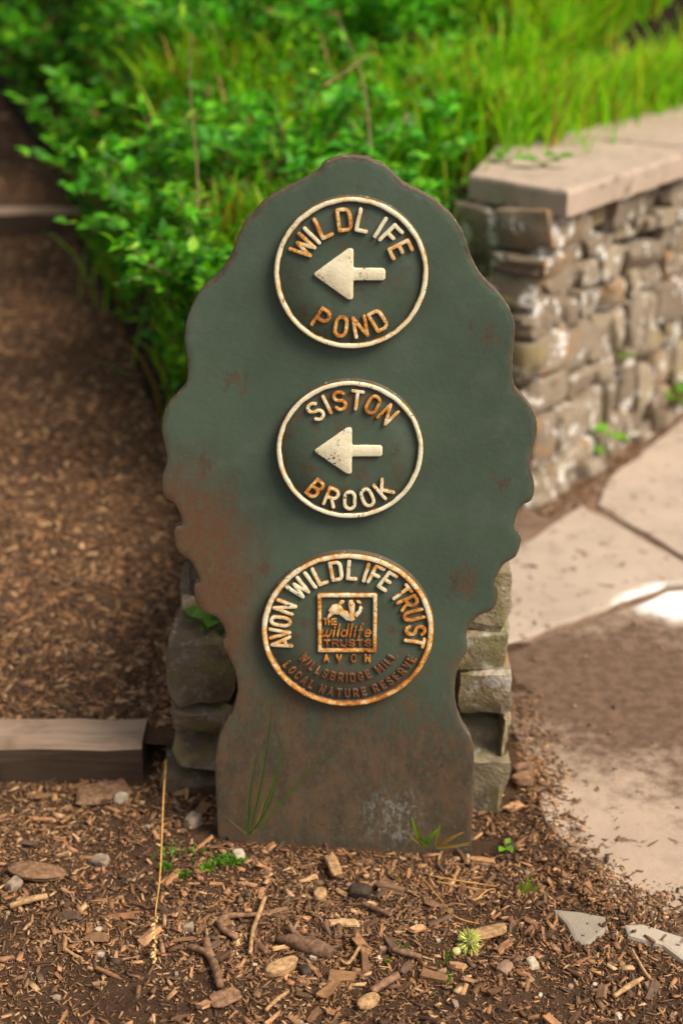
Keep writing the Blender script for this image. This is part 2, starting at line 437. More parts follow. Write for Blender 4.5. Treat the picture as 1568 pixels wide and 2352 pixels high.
grid_mesh('bank', axis(-1.6, 2.6, .045, 9), axis(2.3, 7.0, .045, 16), bed_z, M_BANK, keep=lambda x, y: in_bed(x, y) & (y < 16) & (x < 9))

# ------------------------------------------------------------------ sign: outline traced to real size
SIGN_Y = 2.02
sign = empty('waymark_sign', (0, SIGN_Y, 0))
tag(sign, 'green tree-shaped cast iron waymark sign with three raised cream roundels', 'sign')
OUT = [(820,360),(844,364.6),(865,373.6),(889,385.6),(913,409.6),(930,423),(949,433.6),(979,448.6),(1000,460.6),(1015,475.6),(1032,490),(1045,505.6),(1055,521),(1063,535),(1073,565),(1084,595.6),(1102,628.6),(1116,646),(1132,661.6),(1148,679),(1162,697.6),(1171,711),(1177,727.6),(1181,746),(1181.5,763.6),(1180,787),(1178,808.6),(1176,830),(1175.5,855.7),(1180,882.7),(1189,901),(1207,921.7),(1225,945.7),(1230,960),(1233,975.7),(1231,1002.7),(1222,1029.7),(1217.5,1043),(1217,1056.7),(1220.5,1086.7),(1226.5,1110.7),(1225,1137.7),(1216,1152.7),(1205,1158),(1198,1161.7),(1187.5,1176.7),(1181.5,1200.7),(1181.5,1212.7),(1189,1224.7),(1196.5,1236.7),(1193.5,1254.7),(1186,1275.7),(1171,1287.7),(1156,1296.7),(1147,1311.7),(1138,1329.7),(1136.5,1341.7),(1144,1359.7),(1141,1380.7),(1129,1401.7),(1102,1413.7),(1087,1425.7),(1075,1443.7),(1070.5,1461.7),(1073,1478),(1072.5,1495),(1056,1524),(1049,1543),(1045,1562.5),(1043.5,1580),(1044,1601),(1048.5,1634.5),(1056,1654),(1065,1673),(1075,1688),(1082,1701.7),(1088,1730.5),(1087.5,1755),(1087,1778.5),(1084.5,1874.5),(1080,2010),
(503,2010),(496.5,1850),(494,1778),(496.5,1726),(504,1692),(516,1663),(526,1648),(535,1634.5),(543,1606),(545.5,1589),(544.5,1572),(537,1534),(523,1505),(514,1490),(511,1474),(519,1458.7),(513,1440.7),(504,1425.7),(492,1415),(468,1407.7),(450,1383.7),(445.5,1359.7),(447,1344.7),(457.5,1337),(456,1326.7),(444,1299.7),(435,1287.7),(414,1272.7),(403.5,1254.7),(399,1224.7),(405,1212.7),(417,1203.7),(409.5,1173.7),(399,1155.7),(379.5,1143.7),(372,1119.7),(373.5,1095.7),(382.5,1062.7),(382.5,1047),(379.5,1032.7),(373.5,1002.7),(372.6,966.7),(382.5,936.7),(402,912.7),(424.5,888.7),(430.5,861.7),(430,841.6),(426,808.6),(423.6,769.6),(429,733.6),(441,703.6),(453,679.6),(477,652.6),(501,631.6),(519,607.6),(531,586.6),(540,562.6),(552,529.6),(567,505.6),(585,487.6),(600,469.6),(615,457.6),(645,439.6),(675,424.6),(705,409.6),(732,391.6),(744,376.6),(759,367.6),(789,360)]
def plate_xz(px, py, y=SIGN_Y): p = on_y(px, py, y); return p[0], p[2]
def catmull(pts, sub=3):
    P = np.array(pts); n = len(P); o = []
    for i in range(n):
        a, b, c, d = P[i-1], P[i], P[(i+1) % n], P[(i+2) % n]
        straight = (b[1] < .03 or c[1] < .03)
        for k in range(1 if straight else sub):
            t = k/sub
            o.append(.5*((2*b)+(c-a)*t+(2*a-5*b+4*c-d)*t*t+(3*b-3*c+d-a)*t**3))
    return o
def poly_slab(name, pts, thick, bev, mats, parent):
    """traced outline (x,z) as an iron plate: front at y=0 with a rounded rim; vertex value 'edge' is 1 at the rim, 0 from 14 mm in"""
    P = np.array(pts); n = len(P)
    if ((np.roll(P, -1, 0)-P)[:, 0]*(np.roll(P, -1, 0)+P)[:, 1]).sum() > 0: P = P[::-1]      # counter-clockwise
    t = np.roll(P, -1, 0)-np.roll(P, 1, 0); t /= np.linalg.norm(t, axis=1, keepdims=True)
    inn = np.stack([-t[:, 1], t[:, 0]], -1)
    F0 = P+inn*bev
    x0, z0 = P.min(0); x1, z1 = P.max(0)
    gx, gz = np.meshgrid(np.arange(x0, x1, .010), np.arange(z0, z1, .010))
    Q = np.stack([gx.ravel(), gz.ravel()], -1)+RNG.uniform(-.002, .002, (gx.size, 2))
    D = poly_sdf(Q[:, 0], Q[:, 1], [tuple(p) for p in F0])
    Q = Q[D < -.0045]
    allv = np.concatenate([F0, Q])
    vs, es, fs, *_ = delaunay_2d_cdt([Vector(p) for p in allv], [(k, (k+1) % n) for k in range(n)], [], 1, 1e-6)
    fv = np.array([tuple(v) for v in vs])
    keep = []
    for f in fs:
        c = fv[list(f)].mean(0)
        keep.append(c)
    keep = poly_sdf(np.array(keep)[:, 0], np.array(keep)[:, 1], [tuple(p) for p in F0]) < 0
    fs = [f for f, k in zip(fs, keep) if k]
    m = len(vs)
    dist = np.abs(poly_sdf(fv[:, 0], fv[:, 1], [tuple(p) for p in F0]))
    V = [(p[0], 0, p[1]) for p in fv]; E = list(np.clip(1-dist/.014, 0, 1))
    Fs = []; mi = []
    for f in fs:
        a, b, c = fv[f[0]], fv[f[1]], fv[f[2]]
        ccw = (b[0]-a[0])*(c[1]-a[1])-(b[1]-a[1])*(c[0]-a[0]) > 0
        Fs.append(tuple(f) if ccw else tuple(f[::-1])); mi.append(0)
    near = [int(np.argmin(np.hypot(fv[:, 0]-p[0], fv[:, 1]-p[1]))) for p in F0]
    rows = [near]
    for off, y in ((bev*.3, bev*.3), (0, bev), (0, thick-bev), (bev, thick)):
        r = []
        for k in range(n):
            q = P[k]+inn[k]*off; r.append(len(V)); V.append((q[0], y, q[1])); E.append(1.0)
        rows.append(r)
    for a, b in zip(rows[:-1], rows[1:]):
        for k in range(n):
            q = (k+1) % n; Fs.append((a[q], a[k], b[k], b[q])); mi.append(1 if a is not near else 0)
    me = bpy.data.meshes.new(name); bk = [V[k] for k in rows[-1]]
    bvs, bes, bfs, *_ = delaunay_2d_cdt([Vector((p[0], p[2])) for p in bk], [(k, (k+1) % n) for k in range(n)], [], 1, 1e-6)
    o_ = len(V); V += [(v[0], thick, v[1]) for v in bvs]; E += [1.0]*len(bvs)
    for f in bfs:
        a, b, c = (bvs[k] for k in f); ccw = (b[0]-a[0])*(c[1]-a[1])-(b[1]-a[1])*(c[0]-a[0]) > 0
        g = tuple(k+o_ for k in f); Fs.append(g[::-1] if ccw else g); mi.append(0)
    me.from_pydata(V, [], Fs)
    for q in mats: me.materials.append(q)
    me.polygons.foreach_set('material_index', mi)
    me.polygons.foreach_set('use_smooth', [True]*len(Fs))
    at = me.attributes.new('edge', 'FLOAT', 'POINT'); at.data.foreach_set('value', E)
    me.set_sharp_from_angle(angle=R(50)); me.update()
    return mesh_obj(name, me, parent)
def seg_dist(X, Y, a, b):
    ax, ay = a; bx, by = b; dx, dy = bx-ax, by-ay
    L = dx*dx+dy*dy
    t = np.clip(((X-ax)*dx+(Y-ay)*dy)/L, 0, 1) if L > 0 else 0
    return np.hypot(X-ax-t*dx, Y-ay-t*dy)
def poly_sdf(X, Y, pts):
    d = np.full(X.shape, 1e9); inside = np.zeros(X.shape, bool)
    n = len(pts)
    for i in range(n):
        a, b = pts[i], pts[(i+1) % n]
        d = np.minimum(d, seg_dist(X, Y, a, b))
        cond = (a[1] > Y) != (b[1] > Y)
        with np.errstate(divide='ignore', invalid='ignore'):
            xi = (b[0]-a[0])*(Y-a[1])/(b[1]-a[1]+1e-12)+a[0]
        inside ^= cond & (X < xi)
    return np.where(inside, -d, d)
outline = catmull([plate_xz(*p) for p in OUT])
rj = random.Random(4)
outline = [np.array(p)+np.array([rj.uniform(-.0005, .0005), rj.uniform(-.0005, .0005)]) for p in outline]
plate = poly_slab('plate', outline, .024, .0016, [M_PLATE, M_EDGE], sign)

# ---------- stroke alphabet
def arc(cx, cy, rx, ry, a0, a1, n=9):
    return [(cx+rx*math.cos(R(a0+(a1-a0)*i/(n-1))), cy+ry*math.sin(R(a0+(a1-a0)*i/(n-1)))) for i in range(n)]
G = {
 'A': (.66, [[(0,0),(.5,1),(1,0)], [(.17,.30),(.83,.30)]]),
 'B': (.60, [[(0,0),(0,1),(.55,1)]+arc(.55,.77,.40,.23,90,-90)+[(0,.54)], [(.55,.54)]+arc(.55,.27,.45,.27,90,-90)+[(0,0)]]),
 'C': (.58, [arc(.5,.7,.5,.3,15,180)+arc(.5,.3,.5,.3,180,345)]),
 'D': (.62, [[(0,0),(0,1),(.5,1)]+arc(.58,.72,.42,.28,90,0)+arc(.58,.28,.42,.28,0,-90)+[(0,0)]]),
 'E': (.56, [[(1,1),(0,1),(0,0),(1,0)], [(0,.52),(.82,.52)]]),
 'F': (.56, [[(1,1),(0,1),(0,0)], [(0,.50),(.82,.50)]]),
 'G': (.60, [arc(.5,.7,.5,.3,15,180)+arc(.5,.3,.5,.3,180,360)+[(1,.45),(.55,.45)]]),
 'H': (.60, [[(0,0),(0,1)], [(1,0),(1,1)], [(0,.52),(1,.52)]]),
 'I': (.18, [[(.5,0),(.5,1)]]),
 'K': (.62, [[(0,0),(0,1)], [(1,1),(0,.38)], [(.28,.56),(1,0)]]),
 'L': (.54, [[(0,1),(0,0),(1,0)]]),
 'M': (.78, [[(0,0),(0,1),(.5,.25),(1,1),(1,0)]]),
 'N': (.62, [[(0,0),(0,1),(1,0),(1,1)]]),
 'O': (.60, [arc(.5,.7,.5,.3,0,180)+arc(.5,.3,.5,.3,180,360)+[(1,.7)]]),
 'P': (.60, [[(0,0),(0,1),(.55,1)]+arc(.55,.72,.45,.28,90,-90)+[(0,.44)]]),
 'R': (.62, [[(0,0),(0,1),(.55,1)]+arc(.55,.73,.45,.27,90,-90)+[(0,.46)], [(.5,.46),(1,0)]]),
 'S': (.60, [arc(.5,.755,.5,.245,20,270)+arc(.5,.255,.5,.255,90,-160)]),
 'T': (.60, [[(0,1),(1,1)], [(.5,1),(.5,0)]]),
 'U': (.60, [[(0,1),(0,.3)]+arc(.5,.3,.5,.3,180,360)+[(1,1)]]),
 'V': (.64, [[(0,1),(.5,0),(1,1)]]),
 'W': (.86, [[(0,1),(.24,0),(.5,.85),(.76,0),(1,1)]]),
 'w': (.66, [[(.0,.52),(.06,.1),(.2,0),(.42,.1),(.5,.5)], [(.5,.4),(.55,.06),(.7,0),(.92,.15),(1,.52)]]),
 'i': (.17, [[(.5,0),(.5,.52)], [(.5,.74),(.5,.78)]]),
 'l': (.17, [[(.5,0),(.5,1)]]),
 'd': (.50, [arc(.45,.26,.45,.26,0,360,13), [(.95,0),(.95,1)]]),
 'f': (.36, [[(.35,-.12),(.35,.8)]+arc(.68,.8,.33,.2,180,60,5), [(0,.52),(.85,.52)]]),
 'e': (.50, [[(.05,.27),(.95,.27)]+arc(.5,.26,.46,.26,5,315,13)]),
}
def contours(sdf, x0, x1, y0, y1, cell, level):
    """closed loops of sdf == level: marching squares, then pulled exactly onto the line and thinned"""
    xs = np.arange(x0-2.5*cell, x1+3*cell, cell); ys = np.arange(y0-2.5*cell, y1+3*cell, cell)
    X, Y = np.meshgrid(xs, ys); D = sdf(X, Y)-level
    D = np.where(np.abs(D) < cell*1e-3, cell*1e-3, D)
    nxt = {}; pos = {}
    def cross(i, j, k, l):
        key = (i, j, k, l) if (i, j) < (k, l) else (k, l, i, j)
        if key not in pos:
            a, b = D[i, j], D[k, l]; t = a/(a-b)
            pos[key] = np.array([X[i, j]+(X[k, l]-X[i, j])*t, Y[i, j]+(Y[k, l]-Y[i, j])*t])
        return key
    n, m = D.shape
    IN = D < 0
    mixed = np.argwhere((IN[:-1, :-1].astype(int)+IN[:-1, 1:]+IN[1:, 1:]+IN[1:, :-1]) % 4 != 0)
    for i, j in mixed:
        c = [(i, j), (i, j+1), (i+1, j+1), (i+1, j)]
        ins = [IN[q] for q in c]
        ent = [k for k in range(4) if ins[k] and not ins[(k+1) % 4]]      # leaving the solid
        ext = [k for k in range(4) if not ins[k] and ins[(k+1) % 4]]
        for e in ent:
            x = min(ext, key=lambda q: (q-e) % 4)
            a = cross(*c[e], *c[(e+1) % 4]); b = cross(*c[x], *c[(x+1) % 4])
            nxt[a] = b
    loops = []; seen = set()
    for st in list(nxt):
        if st in seen: continue
        L = []; k = st
        while k in nxt and k not in seen: seen.add(k); L.append(pos[k]); k = nxt[k]
        if len(L) < 6: continue
        P = np.array(L)
        for _ in range(2):
            e = cell*.05; d = sdf(P[:, 0], P[:, 1])-level
            g = np.stack([sdf(P[:, 0]+e, P[:, 1])-sdf(P[:, 0]-e, P[:, 1]), sdf(P[:, 0], P[:, 1]+e)-sdf(P[:, 0], P[:, 1]-e)], -1)/(2*e)
            P = P-np.clip(d, -cell, cell)[:, None]*g/np.maximum((g**2).sum(1), .3)[:, None]
        # thin out points lying on a straight run
        keep = [0]; tol = cell*.09
        for q in range(2, len(P)):
            a = P[keep[-1]]; b = P[q]; seg = P[keep[-1]+1:q]; L_ = np.hypot(*(b-a))+1e-12
            dv = np.abs((b[0]-a[0])*(seg[:, 1]-a[1])-(b[1]-a[1])*(seg[:, 0]-a[0]))/L_
            if dv.max() > tol or L_ > cell*9: keep.append(q-1)
        P = P[keep]
        w = [k for k in range(len(P)) if np.hypot(*(P[k]-P[k-1])) > cell*.12]
        if len(w) >= 4: loops.append(P[w])
    return loops
def relief_mesh(name, sdf, x0, x1, y0, y1, cell, height, bev, mats, skirt=.001):
    """raised casting bounded by sdf=0: flat crown, bevelled rim, vertical side down to the floor; faces -Y"""
    bm = bmesh.new(); lay = bm.verts.layers.float.new('edge')
    side = []; rim = []
    def nv(x, h, z, e):
        v = bm.verts.new((x, h, z)); v[lay] = e; return v
    edges = []
    for P in contours(sdf, x0, x1, y0, y1, cell, -bev):
        t = np.roll(P, -1, 0)-np.roll(P, 1, 0); t /= np.linalg.norm(t, axis=1, keepdims=True)+1e-12
        e = cell*.2
        g = np.stack([sdf(P[:, 0]+e, P[:, 1])-sdf(P[:, 0]-e, P[:, 1]), sdf(P[:, 0], P[:, 1]+e)-sdf(P[:, 0], P[:, 1]-e)], -1)
        nrm = np.stack([t[:, 1], -t[:, 0]], -1); nrm *= np.sign((nrm*g).sum(1)+1e-9)[:, None]
        n = len(P)
        A = [nv(P[k][0], -height, P[k][1], .30) for k in range(n)]
        B = [nv(P[k][0]+nrm[k][0]*bev*.6, -height+bev*.22, P[k][1]+nrm[k][1]*bev*.6, .7) for k in range(n)]
        C = [nv(P[k][0]+nrm[k][0]*bev, -height+bev*.8, P[k][1]+nrm[k][1]*bev, 1.0) for k in range(n)]
        Dv = [nv(P[k][0]+nrm[k][0]*bev*1.12, skirt, P[k][1]+nrm[k][1]*bev*1.12, 1.0) for k in range(n)]
        for k in range(n):
            q = (k+1) % n
            edges.append(bm.edges.new((A[k], A[q])))
            rim.append(bm.faces.new((A[k], A[q], B[q], B[k]))); rim.append(bm.faces.new((B[k], B[q], C[q], C[k])))
            side.append(bm.faces.new((C[k], C[q], Dv[q], Dv[k])))
    bmesh.ops.triangle_fill(bm, use_beauty=True, use_dissolve=False, edges=edges)
    bmesh.ops.recalc_face_normals(bm, faces=bm.faces[:])
    bm.faces.ensure_lookup_table(); bm.normal_update()
    top = [f for f in bm.faces if abs(f.normal.y) > .995 and all(abs(v.co.y+height) < 1e-7 for v in f.verts)]
    if top and sum(f.normal.y for f in top) > 0:
        bmesh.ops.reverse_faces(bm, faces=bm.faces[:])
    ss = set(side)
    for f in bm.faces: f.material_index = 1 if f in ss else 0; f.smooth = f not in ss
    me = bpy.data.meshes.new(name); bm.to_mesh(me); bm.free()
    for mt in mats: me.materials.append(mt)
    return me
GLYPHS = {}
def glyph_mesh(ch, cap, hw_f, wscale, height, slant=0.0, seed=0):
    key = (ch, round(cap, 5), wscale, slant, seed)
    if key in GLYPHS: return GLYPHS[key]
    w, strokes = G[ch]; hw = hw_f*cap
    W, H = w*cap*wscale, cap
    segs = []
    for s in strokes:
        pts = [((p[0]-.5)*max(W-2*hw, 0), (p[1]-.5)*(H-2*hw)) for p in s]
        pts = [(x+slant*y, y) for x, y in pts]
        segs += list(zip(pts[:-1], pts[1:]))
    def sdf(X, Y):
        X2 = X+.00016*np.sin(Y*260+seed*3.1); Y2 = Y+.00016*np.sin(X*240+seed*1.7)
        d = np.full(np.shape(X), 1e9)
        for a, b in segs: d = np.minimum(d, seg_dist(X2, Y2, a, b))
        return d-hw
    ex = abs(slant)*H/2+hw
    me = relief_mesh('letter', sdf, -W/2-ex*.6, W/2+ex*.6, -H*.64, H/2+hw, hw*.30, height, hw*.26, [M_CREAM, M_CSIDE])
    GLYPHS[key] = me
    return me
letter_n = 0
def letter(ch, parent, x, z, ang, cap, rust, hw=.080, ws=1.04, height=.0045, slant=0.0):
    global letter_n
    letter_n += 1
    me = glyph_mesh(ch, cap, hw, ws, height, slant, letter_n % 2 if cap > .03 else 0)
    o = mesh_obj('letter', me, parent, (x, FLOOR, z), (0, R(ang), 0))
    o['rust'] = float(min(1, max(0, rust+random.uniform(-.07, .07))))
    return o
DISC_T, FLOOR, RING_T = .0085, -.0085, .0145
def roundel(cx_px, cy_px, rad, label, ring_rust):
    cx, cz = plate_xz(cx_px, cy_px, SIGN_Y-RING_T)
    n = 96
    # disc body with slightly tapered side
    V = []; F = []
    prof = [(rad*1.012, .001), (rad, -DISC_T+.0012), (rad-.001, -DISC_T), (rad*.5, -DISC_T), (0.0, -DISC_T)]
    for r, y in prof[:-1]:
        for i in range(n): a = 2*math.pi*i/n; V.append((r*math.sin(a), y, r*math.cos(a)))
    V.append((0, -DISC_T, 0)); mi = []
    for k in range(len(prof)-2):
        for i in range(n):
            j = (i+1) % n; F.append((k*n+i, k*n+j, (k+1)*n+j, (k+1)*n+i)); mi.append(1 if k < 1 else 0)
    k = len(prof)-2
    for i in range(n): F.append((k*n+i, k*n+(i+1) % n, len(V)-1)); mi.append(0)
    d = mk('roundel', V, F, [M_ROUND, M_EDGE], sign, True, (cx, 0, cz))
    d.data.polygons.foreach_set('material_index', mi)
    d['label'] = label
    def sdf(X, Y):
        r = np.hypot(X, Y); th = np.arctan2(X, Y)
        wob = .0007*np.sin(th*7+rad*300)+.0005*np.sin(th*17)
        return np.maximum(r-rad-wob*.4, rad*.93-wob-r)
    # swept ring with a rounded crown
    V, F, E, mi = [], [], [], []
    N = 160
    pr = [(1.0, -DISC_T+.0015), (1.0, -RING_T+.0016), (.992, -RING_T+.0004), (.982, -RING_T), (.954, -RING_T), (.944, -RING_T+.0004), (.935, -RING_T+.0016), (.930, -DISC_T+.001)]
    ed = [1, 1, .75, .22, .22, .75, 1, 1]
    for i in range(N):
        a = 2*math.pi*i/N; w = .0004*math.sin(a*5+rad*300)+.0003*math.sin(a*17+2)+.0002*math.sin(a*31)
        for (r, y), e in zip(pr, ed):
            rr = rad*r+(w if r < .96 else w*.25); V.append((rr*math.sin(a), y, rr*math.cos(a))); E.append(e)
    k = len(pr)
    for i in range(N):
        j = (i+1) % N
        for q in range(k-1):
            F.append((i*k+q, j*k+q, j*k+q+1, i*k+q+1)); mi.append(1 if q in (0, k-2) else 0)
    rg = mk('ring', V, F, [M_CREAM, M_EDGE], d, True)
    rg.data.polygons.foreach_set('material_index', mi)
    at = rg.data.attributes.new('edge', 'FLOAT', 'POINT'); at.data.foreach_set('value', E)
    rg['rust'] = ring_rust
    return d
def arrow(parent, rad, rust):
    head = [(-.455, 0), (-.03, .31), (.0, .31), (.0, -.31), (-.03, -.31)]
    def sdf(X, Y):
        x, y = X/rad, Y/rad
        a = poly_sdf(x, y, head)-.028
        b = seg_dist(x, y, (-.1, 0), (.36, 0))-.084
        b = np.maximum(np.maximum(np.abs(x-.2)-.245, np.abs(y)-.082), np.hypot(np.maximum(np.abs(x-.2)-.205, 0), np.maximum(np.abs(y)-.042, 0))-.04)
        k = .05; h = np.clip(.5+.5*(b-a)/k, 0, 1)
        return (b*(1-h)+a*h-k*h*(1-h))*rad
    me = relief_mesh('arrow', sdf, -.5*rad, .47*rad, -.36*rad, .36*rad, .016*rad, .0048, .0016, [M_CREAM, M_CSIDE])
    o = mesh_obj('arrow', me, parent, (0, FLOOR, 0)); o['rust'] = rust
    return o
R1 = .110; R3 = .1372*.995
top_r = roundel(806, 631, R1, 'upper roundel with a left arrow reading WILDLIFE POND', .30)
for ch, a, ru in zip('WILDLIFE', (-59.4, -45.0, -30.3, -7.3, 12.4, 31.5, 45.6, 63.0), (.55, .35, .55, .62, .35, .25, .38, .45)):
    letter(ch, top_r, .715*R1*math.sin(R(a)), .715*R1*math.cos(R(a)), a+(6 if ch == 'L' and a < 0 else 0), .315*R1, ru)
for ch, a, ru in zip('POND', (32.8, 10.7, -9.8, -30.0), (.62, .60, .66, .58)):
    letter(ch, top_r, -.715*R1*math.sin(R(a)), -.715*R1*math.cos(R(a)), a, .31*R1, ru)
arrow(top_r, R1, .10)
mid_r = roundel(803, 1037, R1, 'middle roundel with a left arrow reading SISTON BROOK', .26)
for ch, a, ru in zip('SISTON', (-39.2, -25, -10.9, 7.1, 24.9, 44.2), (.5, .42, .66, .52, .60, .45)):
    letter(ch, mid_r, .735*R1*math.sin(R(a)), .735*R1*math.cos(R(a)), a, .30*R1, ru)
for ch, a, ru in zip('BROOK', (40.2, 20, 0, -19.4, -39.7), (.52, .46, .44, .38, .42)):
    letter(ch, mid_r, -.735*R1*math.sin(R(a)), -.735*R1*math.cos(R(a)), a, .30*R1, ru)
arrow(mid_r, R1, .08)
low_r = roundel(798, 1452, R3, 'lower roundel reading AVON WILDLIFE TRUST round a square badger badge', .42)
for ch, a in zip('AVONWILDLIFETRUST', (-101.4, -91.8, -80.4, -66.6, -45.2, -33.1, -24.0, -9.7, 3.8, 15.4, 24.0, 35.0, 51.2, 62.0, 74.6, 89.2, 99.9)):
    ru = .48 if a < -50 else (.36 if a < 40 else .52)
    letter(ch, low_r, .79*R3*math.sin(R(a)), .79*R3*math.cos(R(a)), a, .262*R3, ru, .085, .95)
def arc_words(words, r, a0, a1, cap, rust):
    # even advance by glyph width, centred between a0 and a1 (degrees measured from the bottom, left negative)
    adv = []; s = 0; prev = None
    for ch in words:
        w = .38 if ch == ' ' else G[ch][0]+.16
        adv.append((ch, s+w/2)); s += w
    for ch, p in adv:
        if ch == ' ': continue
        a = a0+(a1-a0)*p/s
        ru = rust+.22*math.cos(R(a*1.4))
        letter(ch, low_r, r*R3*math.sin(R(a)), -r*R3*math.cos(R(a)), -a, cap*R3, ru, .095, .92, .0036)
arc_words('WILLSBRIDGE MILL', .625, -61, 62, .118, .66)
arc_words('LOCAL NATURE RESERVE', .835, -61, 67, .118, .76)
for ch, x in zip('AVON', (-.25, -.10, .07, .235)):
    letter(ch, low_r, x*R3, -.357*R3, 0, .115*R3, .70, .1, 1.0, .0036)
# square badge
def frame_sdf(X, Y):
    x, y = X/R3, Y/R3
    cx, cy, hx, hy = -.005, .108, .344, .384
    o = np.maximum(np.abs(x-cx)-hx, np.abs(y-cy)-hy); i = np.maximum(np.abs(x-cx)-hx+.046, np.abs(y-cy)-hy+.052)
    return np.maximum(o, -i)*R3
me = relief_mesh('badge_frame', frame_sdf, -.37*R3, .36*R3, -.31*R3, .52*R3, .010*R3, .0042, .0010, [M_CREAM, M_CSIDE])
o = mesh_obj('badge_frame', me, low_r, (0, FLOOR, 0)); o['rust'] = .52
def z5(x, y): return ((x-776)/654.0*R3, -(y-701)/571.0*R3)
BADGER = [[(620,602),(630,575),(643,560),(630,546),(655,510),(690,500),(722,510),(745,545),(775,552),(788,590),(800,618),(770,618),(740,592),(712,574),(675,570),(640,592),(628,606)],
          [(785,472),(812,470),(830,500),(826,540),(822,590),(832,612),(805,626),(782,616),(790,545),(780,500)],
          [(705,492),(728,470),(752,474),(738,496),(716,504)],
          [(868,512),(888,530),(872,565),(846,596),(824,586),(836,564),(856,548)],
          [(838,470),(868,474),(878,496),(852,492)]]
BP = [[z5(*p) for p in poly] for poly in BADGER]
def badger_sdf(X, Y):
    d = np.full(np.shape(X), 1e9)
    for p in BP: d = np.minimum(d, poly_sdf(X, Y, p))
    return d-.0006
x0, y0 = z5(610, 635); x1, y1 = z5(895, 460)
me = relief_mesh('badger_motif', badger_sdf, x0, x1, y0, y1, .0007, .0042, .0009, [M_CREAM, M_CSIDE])
o = mesh_obj('badger_motif', me, low_r, (0, FLOOR, 0)); o['rust'] = .42
def straight(word, xa, xb, yc, cap_px, rust, hw, slant=0.0, ws=1.0):
    cap = cap_px/571.0*R3
    ws_ = [G[c][0]*ws+.14 for c in word]; tot = sum(ws_); s = 0
    for c, w in zip(word, ws_):
        px = xa+(xb-xa)*(s+w/2)/tot; s += w
        x, z = z5(px, yc)
        letter(c, low_r, x, z, 0, cap, rust, hw, ws, .0036, slant)
straight('THE', 590, 695, 630, 52, .62, .10)
straight('wildlife', 578, 965, 695, 104, .64, .062, .18, 1.02)
straight('TRUSTS', 588, 962, 790, 56, .80, .12, 0, 1.45)

# ------------------------------------------------------------------ stones
def superbox(sx, sy, sz, seed, cuts=3, power=5.0, rough=.06):
    """rounded, uneven block centred on the origin"""
    r = np.random.default_rng(seed)
    key = cuts
    n = cuts+1
    g = np.linspace(-1, 1, n+1)
    V = {}; L = []; F = []
    def vid(p):
        k = tuple(np.round(p, 5))
        if k not in V: V[k] = len(L); L.append(np.array(p, float))
        return V[k]
    for ax in range(3):
        for sg in (-1, 1):
            for i in range(n):
                for j in range(n):
                    c = []
                    for a, b in ((g[i], g[j]), (g[i+1], g[j]), (g[i+1], g[j+1]), (g[i], g[j+1])):
                        p = [0, 0, 0]; p[ax] = sg; p[(ax+1) % 3] = a; p[(ax+2) % 3] = b; c.append(vid(p))
                    F.append(tuple(c if sg > 0 else c[::-1]))
    P = np.array(L)
    P = P/((np.abs(P)**power).sum(1)**(1/power))[:, None]
    k = r.normal(size=(6, 3))*1.5; ph = r.uniform(0, 6.28, 6); am = r.uniform(.3, 1, 6)
    d = sum(am[i]*np.sin(P@k[i]*1.6+ph[i]) for i in range(6))/3
    P = P*(1+rough*d)[:, None]
    sk = r.uniform(-.10, .10, (3, 3)); np.fill_diagonal(sk, 0)
    P = P+P@sk
    P = P*np.array([sx, sy, sz])/2
    return P, F
def rubble(sx, sy, sz, seed, cuts=4, ncut=6, power=13.0, rough=.06):
    """quarried block: squarish, corners and faces knocked off along random planes"""
    P, F = superbox(2, 2, 2, seed, cuts, power, rough)
    r = np.random.default_rng(seed+7)
    for _ in range(ncut):
        n = r.normal(size=3); n /= np.linalg.norm(n)
        d = (np.abs(n).sum())*r.uniform(.70, .92)
        k = P@n-d; P = P-np.outer(np.clip(k, 0, None), n)*.92
    P = P+r.normal(0, .018, P.shape)
    return P*np.array([sx, sy, sz])/2, F
def stone_obj(name, P, F, mat, parent, loc, rz=0, tilt=0):
    o = mk(name, P, F, mat, parent, True, loc, (tilt, 0, rz)); o.data.set_sharp_from_angle(angle=R(26)); return o

# dry stone wall with coping
wall = empty('stone_wall', (WALL_C[0], WALL_C[1], 0))
tag(wall, 'rubble stone retaining wall under pale coping slabs beside the paving', 'wall')
WZ = .782
aang = math.atan2(WALL_A[1], WALL_A[0])
def wloc(s, d, z): q = WALL_A*s+WALL_N*d; return (q[0], q[1], z)   # in the wall's own frame
rw = random.Random(21)
# long face
courses = []
z = -.03
while z < WZ-.015:
    h = rw.choice([.04, .055, .075, .09, .11, .13])
    if z+h > WZ-.03: h = WZ-z
    courses.append((z, h)); z += h
for ci, (z, h) in enumerate(courses):
    s = -.02+rw.uniform(-.01, .01)
    while s < 2.3:
        l = rw.choice([rw.uniform(.05, .10), rw.uniform(.09, .17), rw.uniform(.15, .26)])
        hh = h+rw.uniform(-.016, .010)
        dep = .16
        P, F = rubble(l-rw.uniform(-.004, .008), dep, hh, rw.randrange(10**6))
        pr = rw.uniform(-.030, .014)
        stone_obj('stone', P, F, M_STONE, wall, wloc(s+l/2, -dep/2+pr, z+h/2+rw.uniform(-.010, .010)), aang+rw.uniform(-.08, .08), rw.uniform(-.09, .09))
        s += l
